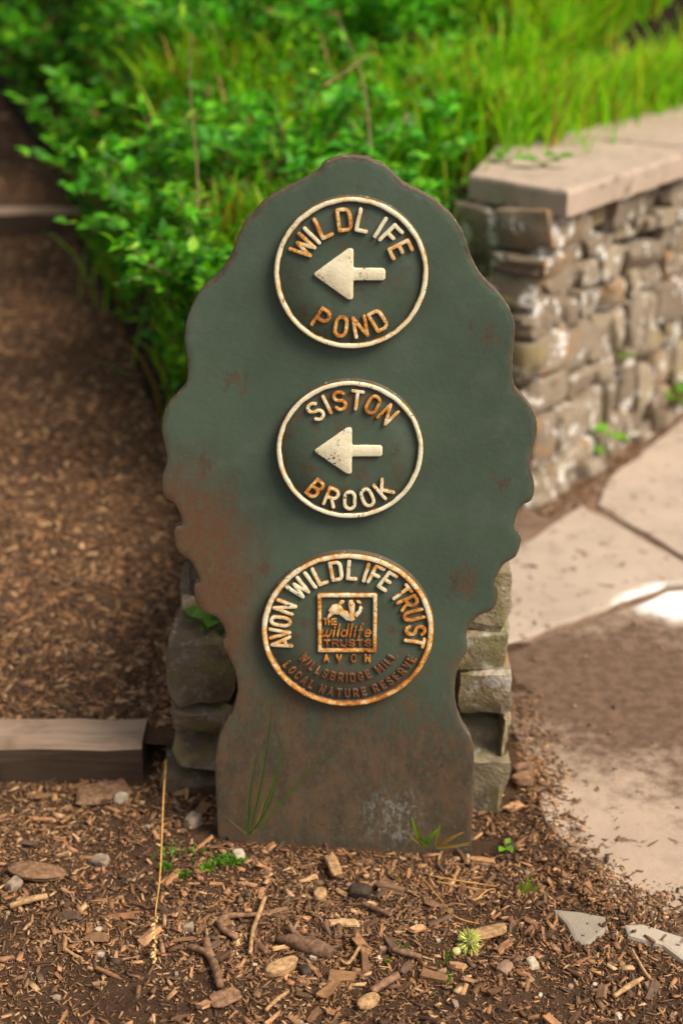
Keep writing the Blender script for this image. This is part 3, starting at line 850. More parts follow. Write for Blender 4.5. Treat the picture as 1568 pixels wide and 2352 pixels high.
# end face
eang = math.atan2(WALL_E[1], WALL_E[0])
z = -.03; k = 0
for h, lens in ((.10, (.16, .17)), (.09, (.12, .20)), (.10, (.18, .14)), (.11, (.15, .18)), (.12, (.20, .13)), (.09, (.13, .20)), (.20, (.125, .215))):
    if z+h > WZ: h = WZ-z
    s = .015
    for l in lens:
        P, F = rubble(l-.004, .15, h-.004, rw.randrange(10**6))
        q = WALL_E*(s+l/2)+np.array([.72, .69])*.075
        q = q+np.array([-.72, -.69])*rw.uniform(-.006, .016)
        stone_obj('stone', P, F, M_STONE, wall, (q[0], q[1], z+h/2), eang+math.pi+rw.uniform(-.05, .05))
        s += l
    z += h
def prism(name, pts, z0, z1, mat, parent, bev=.006, jit=0.0, loc=(0, 0, 0), seed=1):
    """flat polygon slab with a worn bevelled edge"""
    r = random.Random(seed); P = []
    n = len(pts)
    for i in range(n):
        a, b = np.array(pts[i][:2]), np.array(pts[(i+1) % n][:2])
        L = np.linalg.norm(b-a); m = max(1, int(L/.05)) if jit else 1
        nn = np.array([-(b-a)[1], (b-a)[0]])/max(L, 1e-6)
        for q in range(m):
            w = a+(b-a)*q/m
            if q: w = w+nn*r.uniform(-jit, jit)
            P.append(w)
    bm = bmesh.new()
    vs = [bm.verts.new((p[0]-loc[0], p[1]-loc[1], z1-loc[2])) for p in P]
    f = bm.faces.new(vs); f.normal_update()
    if f.normal.z < 0: f.normal_flip()
    ex = bmesh.ops.extrude_face_region(bm, geom=[f])
    for g in ex['geom']:
        if isinstance(g, bmesh.types.BMVert): g.co.z -= (z1-z0)
    bmesh.ops.recalc_face_normals(bm, faces=bm.faces[:])
    ed = [e for e in bm.edges if e.verts[0].co.z > z1-loc[2]-1e-5 and e.verts[1].co.z > z1-loc[2]-1e-5]
    up = [e for e in bm.edges if abs(e.verts[0].co.z-e.verts[1].co.z) > 1e-4]
    bmesh.ops.bevel(bm, geom=ed+(up if not jit else []), offset=bev, segments=2, profile=.55, affect='EDGES')
    bmesh.ops.triangulate(bm, faces=[f for f in bm.faces if len(f.verts) > 4])
    me = bpy.data.meshes.new(name); bm.to_mesh(me); bm.free(); me.materials.append(mat)
    me.polygons.foreach_set('use_smooth', [False]*len(me.polygons))
    return mesh_obj(name, me, parent, (0, 0, 0) if parent is wall else loc)
core_pts = [WALL_C+WALL_A*.03-WALL_N*.032+WALL_E*.02, WALL_C+WALL_A*2.3-WALL_N*.032, WALL_C+WALL_A*2.3-WALL_N*.34, WALL_C+WALL_E*.30+WALL_A*.12, WALL_C+WALL_E*.30+np.array([.72, .69])*.05, WALL_C+WALL_E*.05+np.array([.72, .69])*.05]
wl3 = (WALL_C[0], WALL_C[1], 0)
prism('wall_core', core_pts, -.06, WZ-.004, M_MORTAR, wall, .004, 0, wl3)
CA = np.array([.545, 3.458]); CB = np.array([.325, 3.69])
zt = WZ+.064
bk = [on_z(1128, 342, zt)[:2], on_z(1200, 318, zt)[:2]]
c1 = [CA, CA+WALL_A*.80, CA+WALL_A*.80-WALL_N*.46, bk[0]+np.array([.02, .10]), bk[0], CB]
prism('coping_slab', c1, WZ, zt, M_COPE, wall, .011, .006, wl3, 3)
c2 = [CA+WALL_A*.812, CA+WALL_A*1.7, CA+WALL_A*1.7-WALL_N*.46, CA+WALL_A*.812-WALL_N*.46]
prism('coping_slab', c2, WZ+.002, zt+.002, M_COPE, wall, .009, .004, wl3, 4)

# low pier behind the sign
pier = empty('stone_pier', (0, 2.16, 0))
tag(pier, 'short mossy rubble pier standing close behind the iron sign', 'wall')
rp = random.Random(5)
def pier_stone(px0, px1, py0, py1, dy=0.0, rough=.06, power=5, dep=.2):
    a = on_y(px0, py1, 2.13+dy); b = on_y(px1, py0, 2.13+dy)
    w, h = b[0]-a[0], b[2]-a[2]
    P, F = rubble(w, dep, h, rp.randrange(10**6), 5, 5, power+7, rough)
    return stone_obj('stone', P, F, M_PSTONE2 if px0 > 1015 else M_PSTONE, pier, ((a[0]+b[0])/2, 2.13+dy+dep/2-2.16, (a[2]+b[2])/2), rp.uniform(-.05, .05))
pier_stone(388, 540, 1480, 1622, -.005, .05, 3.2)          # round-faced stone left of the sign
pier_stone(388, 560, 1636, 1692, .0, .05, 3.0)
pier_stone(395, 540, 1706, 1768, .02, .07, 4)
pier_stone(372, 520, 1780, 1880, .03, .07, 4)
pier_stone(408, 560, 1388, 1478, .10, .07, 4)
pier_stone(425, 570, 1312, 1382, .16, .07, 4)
pier_stone(1030, 1184, 1312, 1450, .012, .03, 9)
pier_stone(1020, 1182, 1449, 1548, .0, .03, 9)
pier_stone(1030, 1180, 1550, 1652, -.004, .03, 9)
pier_stone(1030, 1160, 1654, 1738, .05, .05, 6)
pier_stone(1150, 1178, 1650, 1742, .004, .03, 9)
pier_stone(1020, 1174, 1738, 1885, .0, .03, 9)
for (x0_, x1_) in ((550, 700), (706, 860), (868, 1012)):
    for (y0_, y1_) in ((1310, 1440), (1448, 1560), (1568, 1690), (1698, 1880)):
        pier_stone(x0_, x1_, y0_, y1_, .03, .06, 5)
a = on_y(420, 1880, 2.2); b = on_y(1150, 1325, 2.2)
P, F = superbox(b[0]-a[0], .36, b[2]+.04, 8, 2, 12, .01)
mk('pier_core', P, F, M_MORTAR, pier, True, ((a[0]+b[0])/2, .26, (b[2]-.04)/2))

# ------------------------------------------------------------------ paving
pav = grid_mesh('paving', axis(.30, 2.2, .03, 6), axis(1.5, 4.9, .03, .01), lambda X, Y: -.006-.07*np.clip((.46-X+.03*vnoise(Y*14, X*0, 41))/.12, 0, 1)*(Y < 2.7)+.004*vnoise(X*7, Y*7, 31)+.004*vnoise(X*22, Y*22, 32), M_DIRT,
                keep=lambda x, y: (x < 6) & (y > 1.62) & (x > .27+.25*np.clip(2.2-y, 0, 1)+.05*vnoise(y*9, x*0+3, 12)) & ~((y > 3.3) & ((x-WALL_C[0])*WALL_N[0]+(y-WALL_C[1])*WALL_N[1] < -.12)) & (y < 6))
def flag(name, pts, z1, mat, seed, label=None, jit=.005, th=.04):
    q = [on_z(p[0], p[1], z1)[:2] for p in pts]
    o = prism(name, q, z1-th, z1, mat, pav, .006, jit, (0, 0, 0), seed)
    if label: o['label'] = label
    return o
flag('paving_slab', [(1333,1158),(1450,1222),(1566,1288),(1640,1330),(1530,1338),(1200,1464),(1090,1500),(1090,1320)], .006, M_SLAB, 1, 'pale triangular flag at the foot of the wall')
flag('paving_slab', [(1400,1096),(1568,962),(1700,870),(1900,1100),(1700,1352),(1585,1285),(1480,1222),(1372,1158)], .004, M_SLAB, 2)
flag('paving_slab', [(1150,1502),(1370,1420),(1530,1358),(1640,1352),(1720,1400),(1900,1900),(1640,2062),(1560,2085),(1505,2104),(1445,2086),(1378,2052),(1368,1992),(1275,1926),(1225,1800),(1170,1650)], .002, M_SLABD, 3, 'large muddy flag with chips scattered along its edge', .007)
M_GREYF = mat_slab('greyish_flag', (.30, .255, .20), (.13, .085, .06), 0)
flag('paving_slab', [(1266,2086),(1330,2092),(1390,2104),(1397,2132),(1368,2158),(1345,2174),(1318,2160),(1298,2120)], .005, M_GREYF, 4, 'small greyish flag sunk in the mulch', .009)
M_CONC = mat_slab('pitted_flag', (.44, .37, .30), (.13, .085, .06), 0)
flag('paving_slab', [(1432,2122),(1475,2120),(1530,2138),(1600,2160),(1640,2225),(1570,2208),(1520,2170),(1440,2148)], .006, M_CONC, 5, 'pale pitted stone at the right edge of the mulch', .005)

# ------------------------------------------------------------------ timber steps
def timber_step(name, label, y, x0, x1, ztop, hh, dep, seed):
    e = empty(name, ((x0+x1)/2, y+dep/2, ztop-hh)); tag(e, label, 'step')
    n = 24; r = random.Random(seed); V = []; F = []
    prof = [(0, 0), (0, .75), (.02, .93), (.10, 1.0), (.9, 1.0), (.98, .93), (1, .75), (1, 0)]
    for i in range(n+1):
        x = (x0-x1)/2+(x1-x0)*i/n
        for (a, b) in prof:
            V.append((x, (a-.5)*dep+r.uniform(-.003, .003), b*hh+r.uniform(-.003, .003)))
    k = len(prof)
    for i in range(n):
        for q in range(k-1): F.append((i*k+q, (i+1)*k+q, (i+1)*k+q+1, i*k+q+1))
    F.append(tuple(range(k))); F.append(tuple(n*k+i for i in range(k-1, -1, -1)))
    o = mk('riser', V, F, [M_TIMBER, M_SHADE], e, False)
    o.data.polygons.foreach_set('material_index', [1 if (q % (k-1) in (0, 1, k-3, k-2) or q >= n*(k-1)) else 0 for q in range(len(F))])  # front, back and ends get the timber darkened for shade
    for s in ((.30, .86) if x1-x0 > 1.3 else (.5,)):
        px = (x0-x1)/2+(x1-x0)*s
        Vp = []; Fp = []
        for j, zz in enumerate((-.05, hh*.82, hh*.9)):
            rr = (.028, .028, .020)[j]
            for i in range(10): Vp.append((px+rr*math.cos(i*.6283), dep*.5+.045+rr*math.sin(i*.6283), zz))
        for j in range(2):
            for i in range(10): Fp.append((j*10+i, j*10+(i+1) % 10, (j+1)*10+(i+1) % 10, (j+1)*10+i))
        Fp.append(tuple(20+i for i in range(10)))
        mk('peg', Vp, Fp, M_TIMBER, e, True)
    return e
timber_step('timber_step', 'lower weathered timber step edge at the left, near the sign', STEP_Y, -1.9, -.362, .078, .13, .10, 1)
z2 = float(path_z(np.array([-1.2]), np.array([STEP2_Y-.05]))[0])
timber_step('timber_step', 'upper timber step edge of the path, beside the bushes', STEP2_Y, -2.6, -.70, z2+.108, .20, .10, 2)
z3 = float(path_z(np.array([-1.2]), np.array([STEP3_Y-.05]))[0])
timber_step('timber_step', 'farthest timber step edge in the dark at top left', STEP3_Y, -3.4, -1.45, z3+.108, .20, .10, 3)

# ------------------------------------------------------------------ mulch: wood chips
CHIP_COLS = np.array([(.37, .185, .090), (.28, .135, .066), (.46, .25, .125), (.17, .088, .046), (.10, .054, .031), (.54, .34, .18), (.22, .125, .07), (.31, .165, .08), (.13, .08, .055), (.20, .105, .055)])
QUADS = np.array([(0, 3, 2, 1), (4, 5, 6, 7), (0, 1, 5, 4), (1, 2, 6, 5), (2, 3, 7, 6), (3, 0, 4, 7)])
def chips(xy, zf, lmin, lmax, rng, lift=0.0, flat=.35, bright=1.0):
    n = len(xy)
    L = lmin+(lmax-lmin)*rng.random(n)**2.2; W = L*(.12+.34*rng.random(n)**1.6); T = np.minimum(W*.55, L*(.10+.22*rng.random(n)))
    c = np.array([(-1, -1, -1), (1, -1, -1), (1, 1, -1), (-1, 1, -1), (-1, -1, 1), (1, -1, 1), (1, 1, 1), (-1, 1, 1)], float)*.5
    V = c[None]*np.stack([L, W, T], -1)[:, None]
    V = V*(1+.32*rng.uniform(-1, 1, V.shape))
    az = rng.uniform(0, 2*np.pi, n); ti = rng.normal(0, flat*.9, n); ro = rng.normal(0, flat*1.3, n)
    ca, sa = np.cos(az), np.sin(az); ct, st = np.cos(ti), np.sin(ti); cr, sr = np.cos(ro), np.sin(ro)
    x, y, z = V[..., 0], V[..., 1], V[..., 2]
    y, z = y*cr[:, None]-z*sr[:, None], y*sr[:, None]+z*cr[:, None]
    x, z = x*ct[:, None]-z*st[:, None], x*st[:, None]+z*ct[:, None]
    x, y = x*ca[:, None]-y*sa[:, None], x*sa[:, None]+y*ca[:, None]
    zz = zf(xy[:, 0], xy[:, 1])
    V = np.stack([x+xy[:, 0:1], y+xy[:, 1:2], z+(zz+T*.18+lift)[:, None]], -1)
    col = CHIP_COLS[rng.integers(0, len(CHIP_COLS), n)]*rng.uniform(.7, 1.25, (n, 1))*bright
    return V, col, L
def chip_stuff(name, xy, zf, lmin, lmax, rng, label, lift=0.0, flat=.35, bright=1.0):
    V, col, _ = chips(xy, zf, lmin, lmax, rng, lift, flat, bright)
    n = len(xy); F = (QUADS[None]+8*np.arange(n)[:, None, None]).reshape(-1, 4)
    o = mk_big(name, V.reshape(-1, 3), F, M_CHIP, col=np.repeat(col, 8, 0))
    tag(o, label, 'mulch', kind='stuff')
    return o
def frus(n, y0, y1, rng, margin=.06):
    y = y0+(y1-y0)*rng.random(n); hw = .245*np.hypot(y, .9)+margin
    return np.stack([rng.uniform(-1, 1, n)*hw, y], -1)
def clump(xy, rng, lo=.25):
    k = vnoise(xy[:, 0]*5, xy[:, 1]*5, 77)*.5+.5+.25*vnoise(xy[:, 0]*13, xy[:, 1]*13, 78)
    # trodden bare soil front left and front middle
    bare = np.exp(-((xy[:, 0]+.28)/.22)**2-((xy[:, 1]-1.62)/.09)**2)+.8*np.exp(-((xy[:, 0]-.14)/.14)**2-((xy[:, 1]-1.60)/.06)**2)
    k = k*(1-.8*np.clip(bare, 0, 1))+.25*(1-np.clip(bare, 0, 1))
    return xy[rng.random(len(xy)) < np.clip(k, lo*.4, 1)]
F1_PX = [(1266,2086),(1330,2092),(1390,2104),(1397,2132),(1368,2158),(1345,2174),(1318,2160),(1298,2120)]
F2_PX = [(1432,2122),(1475,2120),(1530,2138),(1600,2160),(1640,2225),(1570,2208),(1520,2170),(1440,2148)]
def off_paving(xy):
    for q in (F1_PX, F2_PX):
        d = poly_sdf(xy[:, 0], xy[:, 1], [tuple(on_z(*p)[:2]) for p in q])
        xy = xy[(d > -.004) | ((RNG.random(len(xy)) < .04))]
    x, y = xy[:, 0], xy[:, 1]
    return xy[~((x > .46+.0*y) & (y > 1.80)) & ~((x > .42) & (y > 2.0)) & ~((x > .36) & (y > 2.3)) & ~((np.abs(x-.01) < .27) & (y > 2.012) & (y < 2.06)) & ~((np.abs(x) < .33) & (y > 2.15) & (y < 2.9)) & ~((x < -.35) & (y > STEP_Y-.005))]
fine = off_paving(clump(frus(75000, 1.40, 2.34, RNG), RNG, .5))
chip_stuff('mulch_crumbs', fine, ground_z, .003, .011, RNG, 'fine brown crumbs of wood and soil covering the ground', .001, .5, .92)
mid = off_paving(clump(frus(15000, 1.40, 2.34, RNG), RNG))
chip_stuff('mulch', mid, ground_z, .008, .022, RNG, 'small brown wood chips strewn thickly round the sign', .002, .35)
# on the path and against the paving
def path_pts(n, y0, y1):
    y = y0+(y1-y0)*RNG.random(n); l = -.25*np.hypot(y, .9)-.15; r_ = bed_left(y)+.05
    return np.stack([l+(r_-l)*RNG.random(n), y], -1)
pp = path_pts(30000, STEP_Y+.09, STEP2_Y); pp = pp[RNG.random(len(pp)) < 2.6/pp[:, 1]]
chip_stuff('path_mulch', pp, path_z, .006, .030, RNG, 'brown wood chips covering the stepped path at left', .0, .25, .82)
pp = path_pts(3000, STEP2_Y+.1, 8.5)
chip_stuff('path_mulch', pp, path_z, .010, .034, RNG, 'wood chips on the higher treads of the path', .001, .3)
px = np.stack([RNG.uniform(.36, 1.2, 900), RNG.uniform(1.7, 3.6, 900)], -1)
edge = np.exp(-np.abs(px[:, 0]-.40)/.10)+np.exp(-np.abs(px[:, 1]-1.78)/.05)+.04
px = px[RNG.random(len(px)) < edge]
chip_stuff('scattered_chips', px, lambda x, y: np.full(len(x), .007), .006, .02, RNG, 'crumbs and chips scattered over the edge of the flags', .0, .2)
EDGE_PX = [(1190, 1600), (1216, 1700), (1230, 1800), (1275, 1926), (1368, 1992), (1378, 2052), (1445, 2086), (1505, 2104), (1560, 2085)]
ep = np.array([on_z(*p)[:2] for p in EDGE_PX]); ek = RNG.uniform(0, len(ep)-1.001, 2600); ei = ek.astype(int); ef = (ek-ei)[:, None]
ex = ep[ei]*(1-ef)+ep[ei+1]*ef+RNG.normal(0, .028, (2600, 2))
chip_stuff('edge_crumbs', ex, lambda x, y: np.full(len(x), .003), .003, .015, RNG, 'soil crumbs and chips spilling over the broken edge of the muddy flag', .0, .35, .9)
wk = RNG.uniform(0, 1.4, 1500); wf = WALL_C[None]+WALL_A[None]*wk[:, None]+WALL_N[None]*np.abs(RNG.normal(.02, .06, 1500))[:, None]
chip_stuff('wall_foot_debris', wf, lambda x, y: np.full(len(x), -.002), .004, .020, RNG, 'soil crumbs and chips gathered along the foot of the stone wall', .0, .35, .8)
# 300 largest as things of their own
big = off_paving(clump(frus(1400, 1.44, 2.20, RNG, .0), RNG))
KEEP = []
for q in big:
    if len(KEEP) >= 300: break
    if all((q[0]-k[0])**2+(q[1]-k[1])**2 > .022**2 for k in KEEP): KEEP.append(q)
big = np.array(KEEP)
Vb, cb, Lb = chips(big, lambda x, y: ground_z(x, y), .018, .042, RNG, .004, .28)
for i in range(len(big)):
    c0 = Vb[i].mean(0)
    bm = bmesh.new()
    vs = [bm.verts.new(v-c0) for v in Vb[i]]
    for f in QUADS: bm.faces.new([vs[k] for k in f])
    bmesh.ops.subdivide_edges(bm, edges=bm.edges[:], cuts=1, use_grid_fill=True)
    for v in bm.verts: v.co += Vector((random.gauss(0, 1), random.gauss(0, 1), random.gauss(0, 1)))*.0008
    bmesh.ops.recalc_face_normals(bm, faces=bm.faces[:])
    me = bpy.data.meshes.new('wood_chip'); bm.to_mesh(me); bm.free(); me.materials.append(M_CHIP)
    set_col(me, np.tile(cb[i]*1.1, (len(me.vertices), 1)))
    o = mesh_obj('wood_chip', me, None, c0)
    lum = cb[i].sum(); tone = 'pale tan' if lum > .75 else ('mid brown' if lum > .45 else 'dark brown')
    ext = Vb[i].max(0)-Vb[i].min(0); shape = 'long' if Lb[i] > .031 else ('medium' if Lb[i] > .0245 else 'short')
    bx, by = big[i]
    side = 'left of the sign foot' if bx < -.22 else ('right of the sign foot' if bx > .24 else 'below the sign')
    row = 'at the front edge' if by < 1.66 else ('midway back' if by < 1.86 else 'far back')
    tag(o, '%s %s wood chip %s, %s' % (shape, tone, side, row), 'wood chip', 'larger wood chips in the mulch')

# ------------------------------------------------------------------ sticks, bark, stones picked out one by one
def tube(pts, rad, seg=8, seed=0, rough=.12):
    r = random.Random(seed); P = [Vector(p) for p in pts]; V = []; F = []
    n = len(P)
    for i, p in enumerate(P):
        d = (P[min(i+1, n-1)]-P[max(i-1, 0)]).normalized()
        a = d.orthogonal().normalized() if i == 0 else (a-d*a.dot(d)).normalized()
        b = d.cross(a)
        R_ = rad[i] if isinstance(rad, (list, tuple)) else rad
        for k in range(seg):
            t = 2*math.pi*k/seg; q = R_*(1+r.uniform(-rough, rough))
            V.append(p+(a*math.cos(t)+b*math.sin(t))*q)
    for i in range(n-1):
        for k in range(seg): F.append((i*seg+k, i*seg+(k+1) % seg, (i+1)*seg+(k+1) % seg, (i+1)*seg+k))
    F.append(tuple(range(seg-1, -1, -1))); F.append(tuple((n-1)*seg+k for k in range(seg)))
    return V, F
def resample(pts, n):
    P = np.array(pts, float); o = []
    m = len(P)
    for i in range(n):
        t = i/(n-1)*(m-1); k = min(int(t), m-2); f = t-k
        a, b, c, d = P[max(k-1, 0)], P[k], P[k+1], P[min(k+2, m-1)]
        o.append(.5*((2*b)+(c-a)*f+(2*a-5*b+4*c-d)*f*f+(3*b-3*c+d-a)*f**3))
    return o
def gp(px, py, lift=0.0):
    p = on_z(px, py, .008); p[2] = float(ground_z(p[0], p[1]))+lift; return p
def stick(name, label, cat, paths, mat, seed=0):
    """paths: list of (pixel polyline, radii); first is the stick, the rest side twigs (parts)"""
    base = gp(*paths[0][0][0]); root = empty(name, base); tag(root, label, cat)
    for i, (pp_, rr) in enumerate(paths):
        n = 12
        pts = resample([gp(a, b, rr[0]*.8+.007) for a, b in pp_], n)
        rad = list(.82*np.interp(np.linspace(0, 1, n), np.linspace(0, 1, len(rr)), rr))
        V, F = tube([np.array(p)-base for p in pts], rad, 8, seed+i, .14)
        mk('stem' if i == 0 else 'side_twig', V, F, mat, root, True)
    return root
stick('curved_stick', 'hook-shaped brown stick lying below the left foot of the sign', 'stick', [([(604, 2101), (560, 2100), (522, 2106), (505, 2124), (517, 2148), (546, 2162)], (.0040, .0062, .0066, .0052))], M_STICK, 1)
stick('thin_twig', 'thin straight pale twig crossing the hooked stick', 'twig', [([(609, 2062), (594, 2100), (580, 2140), (575, 2198)], (.0042, .0045, .004))], M_PALECHIP, 3)
stick('forked_stick', 'thick forked dark stick pointing down at lower left centre', 'stick', [([(476, 2170), (478, 2196), (494, 2226), (506, 2280)], (.0060, .0085, .0085, .0066)), ([(482, 2206), (458, 2192), (436, 2184)], (.007, .0062, .005))], M_STICK, 5)
stick('short_stick', 'short thick pale brown stick below the thin twig', 'stick', [([(584, 2158), (600, 2178), (613, 2192)], (.0052, .0062, .005))], M_STICK, 8)
stick('branch_piece', 'smooth brown branch piece lying right of the bark below centre', 'stick', [([(852, 2278), (880, 2262), (914, 2244)], (.0072, .0078, .0072))], M_STICK, 12)
stick('dark_twig', 'dark twig lying right of centre below the sign', 'twig', [([(900, 2192), (930, 2199), (966, 2206)], (.0052, .0062, .0052))], M_BARK, 14)
stick('dark_twig', 'dark twig running down to the right under the sign foot', 'twig', [([(830, 2072), (862, 2088), (898, 2112)], (.004, .0055, .004))], M_BARK, 15)
stick('angled_twig', 'small bent pale twig left of the dark twig', 'twig', [([(782, 2204), (800, 2212), (826, 2182)], (.0025, .0032, .0035))], M_PALECHIP, 16)
stick('straw_coloured_twig', 'pale twig lying at the bottom edge left of centre', 'twig', [([(610, 2334), (635, 2308), (662, 2284)], (.003, .004, .003))], M_PALECHIP, 18)
stick('long_pale_splinter', 'long pale splinter at the lower right of the mulch', 'splinter', [([(1450, 2180), (1475, 2226), (1500, 2262)], (.0025, .0032, .0026))], M_PALECHIP, 19)
stick('reddish_stick', 'pale stick in two short lengths near the bottom right corner', 'stick', [([(1408, 2296), (1440, 2272), (1474, 2250)], (.004, .0055, .0042))], M_PALECHIP, 20)
stick('grey_twig', 'grey twig at the far left edge of the mulch', 'twig', [([(24, 2086), (66, 2076), (110, 2066)], (.006, .007, .006))], M_PALECHIP, 21)
def slabby(name, label, cat, a, b, w, t, mat, seed, rough=.10, power=3.0, lift=.0):
    pa, pb = gp(*a), gp(*b); L = np.linalg.norm((pb-pa)[:2]); c = (pa+pb)/2
    P, F = rubble(L, w, t, seed, 5, 8, 5, rough*1.3)
    P[:, 1] *= 1-.45*(P[:, 0]/L*2)**2*((seed*7) % 3)/2
    rz = math.atan2(pb[1]-pa[1], pb[0]-pa[0])
    o = mk(name, P, F, mat, None, True, (c[0], c[1], c[2]+t*.4+.005+lift), (random.uniform(-.1, .1), random.uniform(-.06, .06), rz))
    o.data.set_sharp_from_angle(angle=R(30)); tag(o, label, cat); return o
stick('bark_piece', 'big ragged piece of brown bark below the sign', 'bark', [([(632, 2150), (668, 2160), (705, 2172), (735, 2182), (762, 2190)], (.004, .013, .0165, .0145, .012)), ([(690, 2160), (672, 2140), (664, 2126)], (.007, .006, .005))], M_BARK, 61)
slabby('pale_wood_piece', 'pale barked wood piece beside the black stone', 'wood piece', (608, 2246), (682, 2218), .024, .016, M_PALECHIP, 32, .10)
slabby('bark_flake', 'rounded bark flake near the bottom edge', 'bark', (488, 2312), (552, 2288), .028, .006, M_STICK, 33, .10)
slabby('broad_wood_piece', 'broad tan wood piece above the spiky seed head', 'wood piece', (1090, 2144), (1168, 2124), .022, .012, M_PALECHIP, 34, .12)
slabby('bark_strip', 'long dark bark strip at the left side of the mulch', 'bark', (22, 2000), (150, 2012), .045, .012, M_STICK, 35, .12)
slabby('flat_bark_piece', 'tan flat bark piece leaning at the back left of the mulch', 'bark', (172, 1842), (300, 1818), .05, .014, M_STICK, 36, .12)
slabby('wood_block', 'small square pale wood block under the sign centre', 'wood piece', (720, 2052), (750, 2054), .026, .014, M_PALECHIP, 37, .06, 6)
slabby('tan_chip', 'thick tan chip right of the branch piece near the bottom', 'wood piece', (824, 2312), (866, 2288), .020, .012, M_PALECHIP, 38, .10)
slabby('standing_splinter', 'upright pale splinter under the right half of the sign', 'splinter', (754, 1962), (776, 2010), .020, .014, M_PALECHIP, 39, .10)
slabby('curled_bark', 'curled brown bark flake beside the pier, on the muddy flag', 'bark', (1178, 1800), (1222, 1788), .03, .02, M_STICK, 40, .14)
slabby('curled_bark', 'second bark flake lying under the curled one beside the pier', 'bark', (1182, 1778), (1226, 1766), .02, .016, M_BARK, 41, .14)
def pebble(label, px, py, w, h, kind, seed, group=None, name='pebble'):
    if group is None: w, h = w*.78, h*.85
    p = gp(px, py); P, F = rubble(w, w*.75, h, seed, 4, 8, 5, .14)
    o = mk(name, P, F, M_PEB[kind], None, True, (p[0], p[1], p[2]+h*.22), (0, 0, seed % 7)); o.data.set_sharp_from_angle(angle=R(25)); tag(o, label, 'stone', group)
pebble('black stone beside the pale barked wood piece', 700, 2228, .026, .022, 'black', 51, name='black_stone')
pebble('dark brown lump of stone under the sign centre', 828, 2040, .044, .030, 'black', 52, name='brown_stone')
pebble('flat reddish stone at lower right of the mulch', 1160, 2228, .036, .012, 'brown', 53, name='flat_stone')
pebble('white stone right of the flat reddish stone', 1222, 2215, .028, .014, 'white', 54, name='white_stone')
pebble('grey stone at the left of the mulch', 232, 1970, .034, .022, 'grey', 55, name='grey_stone')
pebble('white stone below the left timber step', 280, 1843, .030, .026, 'white', 56, name='white_stone')
pebble('pale grey stone left of the sign foot', 443, 1893, .040, .030, 'grey', 57, name='grey_stone')
pebble('grey and white stone behind the moss', 548, 1968, .034, .022, 'white', 58, name='white_stone')
pebble('blue grey pebble beside the forked stick', 432, 2130, .022, .020, 'grey', 59)
pebble('dull grey stone near the far left edge', 32, 2030, .032, .024, 'grey', 60, name='grey_stone')
pebble('brown pebble near the bottom right corner', 1492, 2262, .026, .014, 'brown', 61)
pebble('dark blue stone right of the sign foot', 1175, 1926, .022, .018, 'black', 62, name='dark_stone')
rb = random.Random(9)
spots_all = [(18, 2090), (172, 2046), (380, 2138), (388, 2150), (226, 2116), (405, 2232), (312, 2304), (230, 2180), (545, 2110), (620, 2205), (800, 2020), (805, 2052), (842, 1990), (855, 2112), (880, 2182), (870, 2200), (862, 2228), (1030, 2098), (1095, 2036), (1200, 2180), (1257, 2240), (1272, 2252), (1310, 2265), (1022, 2330), (1045, 2312), (1365, 2258), (600, 2340), (688, 2352), (1198, 1970), (1210, 1990), (340, 1900), (520, 2250), (585, 2215), (970, 2240), (1240, 2290), (1420, 2330), (60, 2210), (130, 2280), (180, 2240), (955, 2120), (1005, 2160), (1130, 2190), (720, 2190), (1350, 1840), (1405, 1720)]
spots = [q for i, q in enumerate(spots_all) if i % 5 not in (1, 3)]
for i, (a, b) in enumerate(spots):
    w = rb.uniform(.006, .012)
    k_ = rb.choice(['white', 'grey', 'brown'])
    side = 'at far left' if a < 320 else ('left of the middle' if a < 640 else ('below the sign' if a < 960 else ('right of the middle' if a < 1240 else 'at far right')))
    row = 'in the front row' if b > 2240 else ('in the middle' if b > 2080 else 'near the back')
    pebble('small %s pebble among the wood chips, %s %s' % (k_, side, row), a, b, w, w*.7, k_, 100+i, 'small pebbles in the mulch')

# ------------------------------------------------------------------ plants
def leaves(P, D, U, L, W, fold=.12, droop=.25):
    """folded pointed leaves: arrays of base point, direction, up, length, width -> V,F"""
    n = len(P)
    D = D/np.linalg.norm(D, axis=1, keepdims=True)
    Sd = np.cross(D, U); Sd /= np.linalg.norm(Sd, axis=1, keepdims=True)+1e-9
    N = np.cross(Sd, D)
    L = L[:, None]; W = W[:, None]
    tip = P+D*L-N*L*droop
    m1 = P+D*L*.35+N*W*.02; m2 = P+D*L*.72-N*L*droop*.45
    l1 = P+D*L*.33+Sd*W*.5+N*W*fold; r1 = P+D*L*.33-Sd*W*.5+N*W*fold
    l2 = P+D*L*.70+Sd*W*.38+N*W*fold-N*L*droop*.42; r2 = P+D*L*.70-Sd*W*.38+N*W*fold-N*L*droop*.42
    V = np.stack([P, m1, m2, tip, l1, l2, r1, r2], 1)
    f = np.array([(0, 1, 4, 4), (4, 1, 2, 5), (5, 2, 3, 3), (0, 6, 1, 1), (6, 7, 2, 1), (7, 3, 2, 2)])
    tri = np.array([(0, 1, 4), (4, 1, 2), (4, 2, 5), (5, 2, 3), (0, 6, 1), (6, 2, 1), (6, 7, 2), (7, 3, 2)])
    F = (tri[None]+8*np.arange(n)[:, None, None]).reshape(-1, 3)
    return V.reshape(-1, 3), F
GREENS = np.array([(.055, .250, .008), (.080, .320, .008), (.125, .400, .010), (.035, .160, .010), (.190, .460, .014), (.080, .280, .014), (.05, .24, .022)])
def leaf_cols(n, rng, bright=1.0, pal=GREENS):
    c = np.minimum(pal[rng.integers(0, len(pal), n)]*rng.uniform(.55, 1.45, (n, 1))*bright*1.38, .66)
    dead = rng.random(n) < .04
    c[dead] = np.array([(.20, .13, .04)])*rng.uniform(.6, 1.2, (dead.sum(), 1))
    return c
leaf_proto = {}
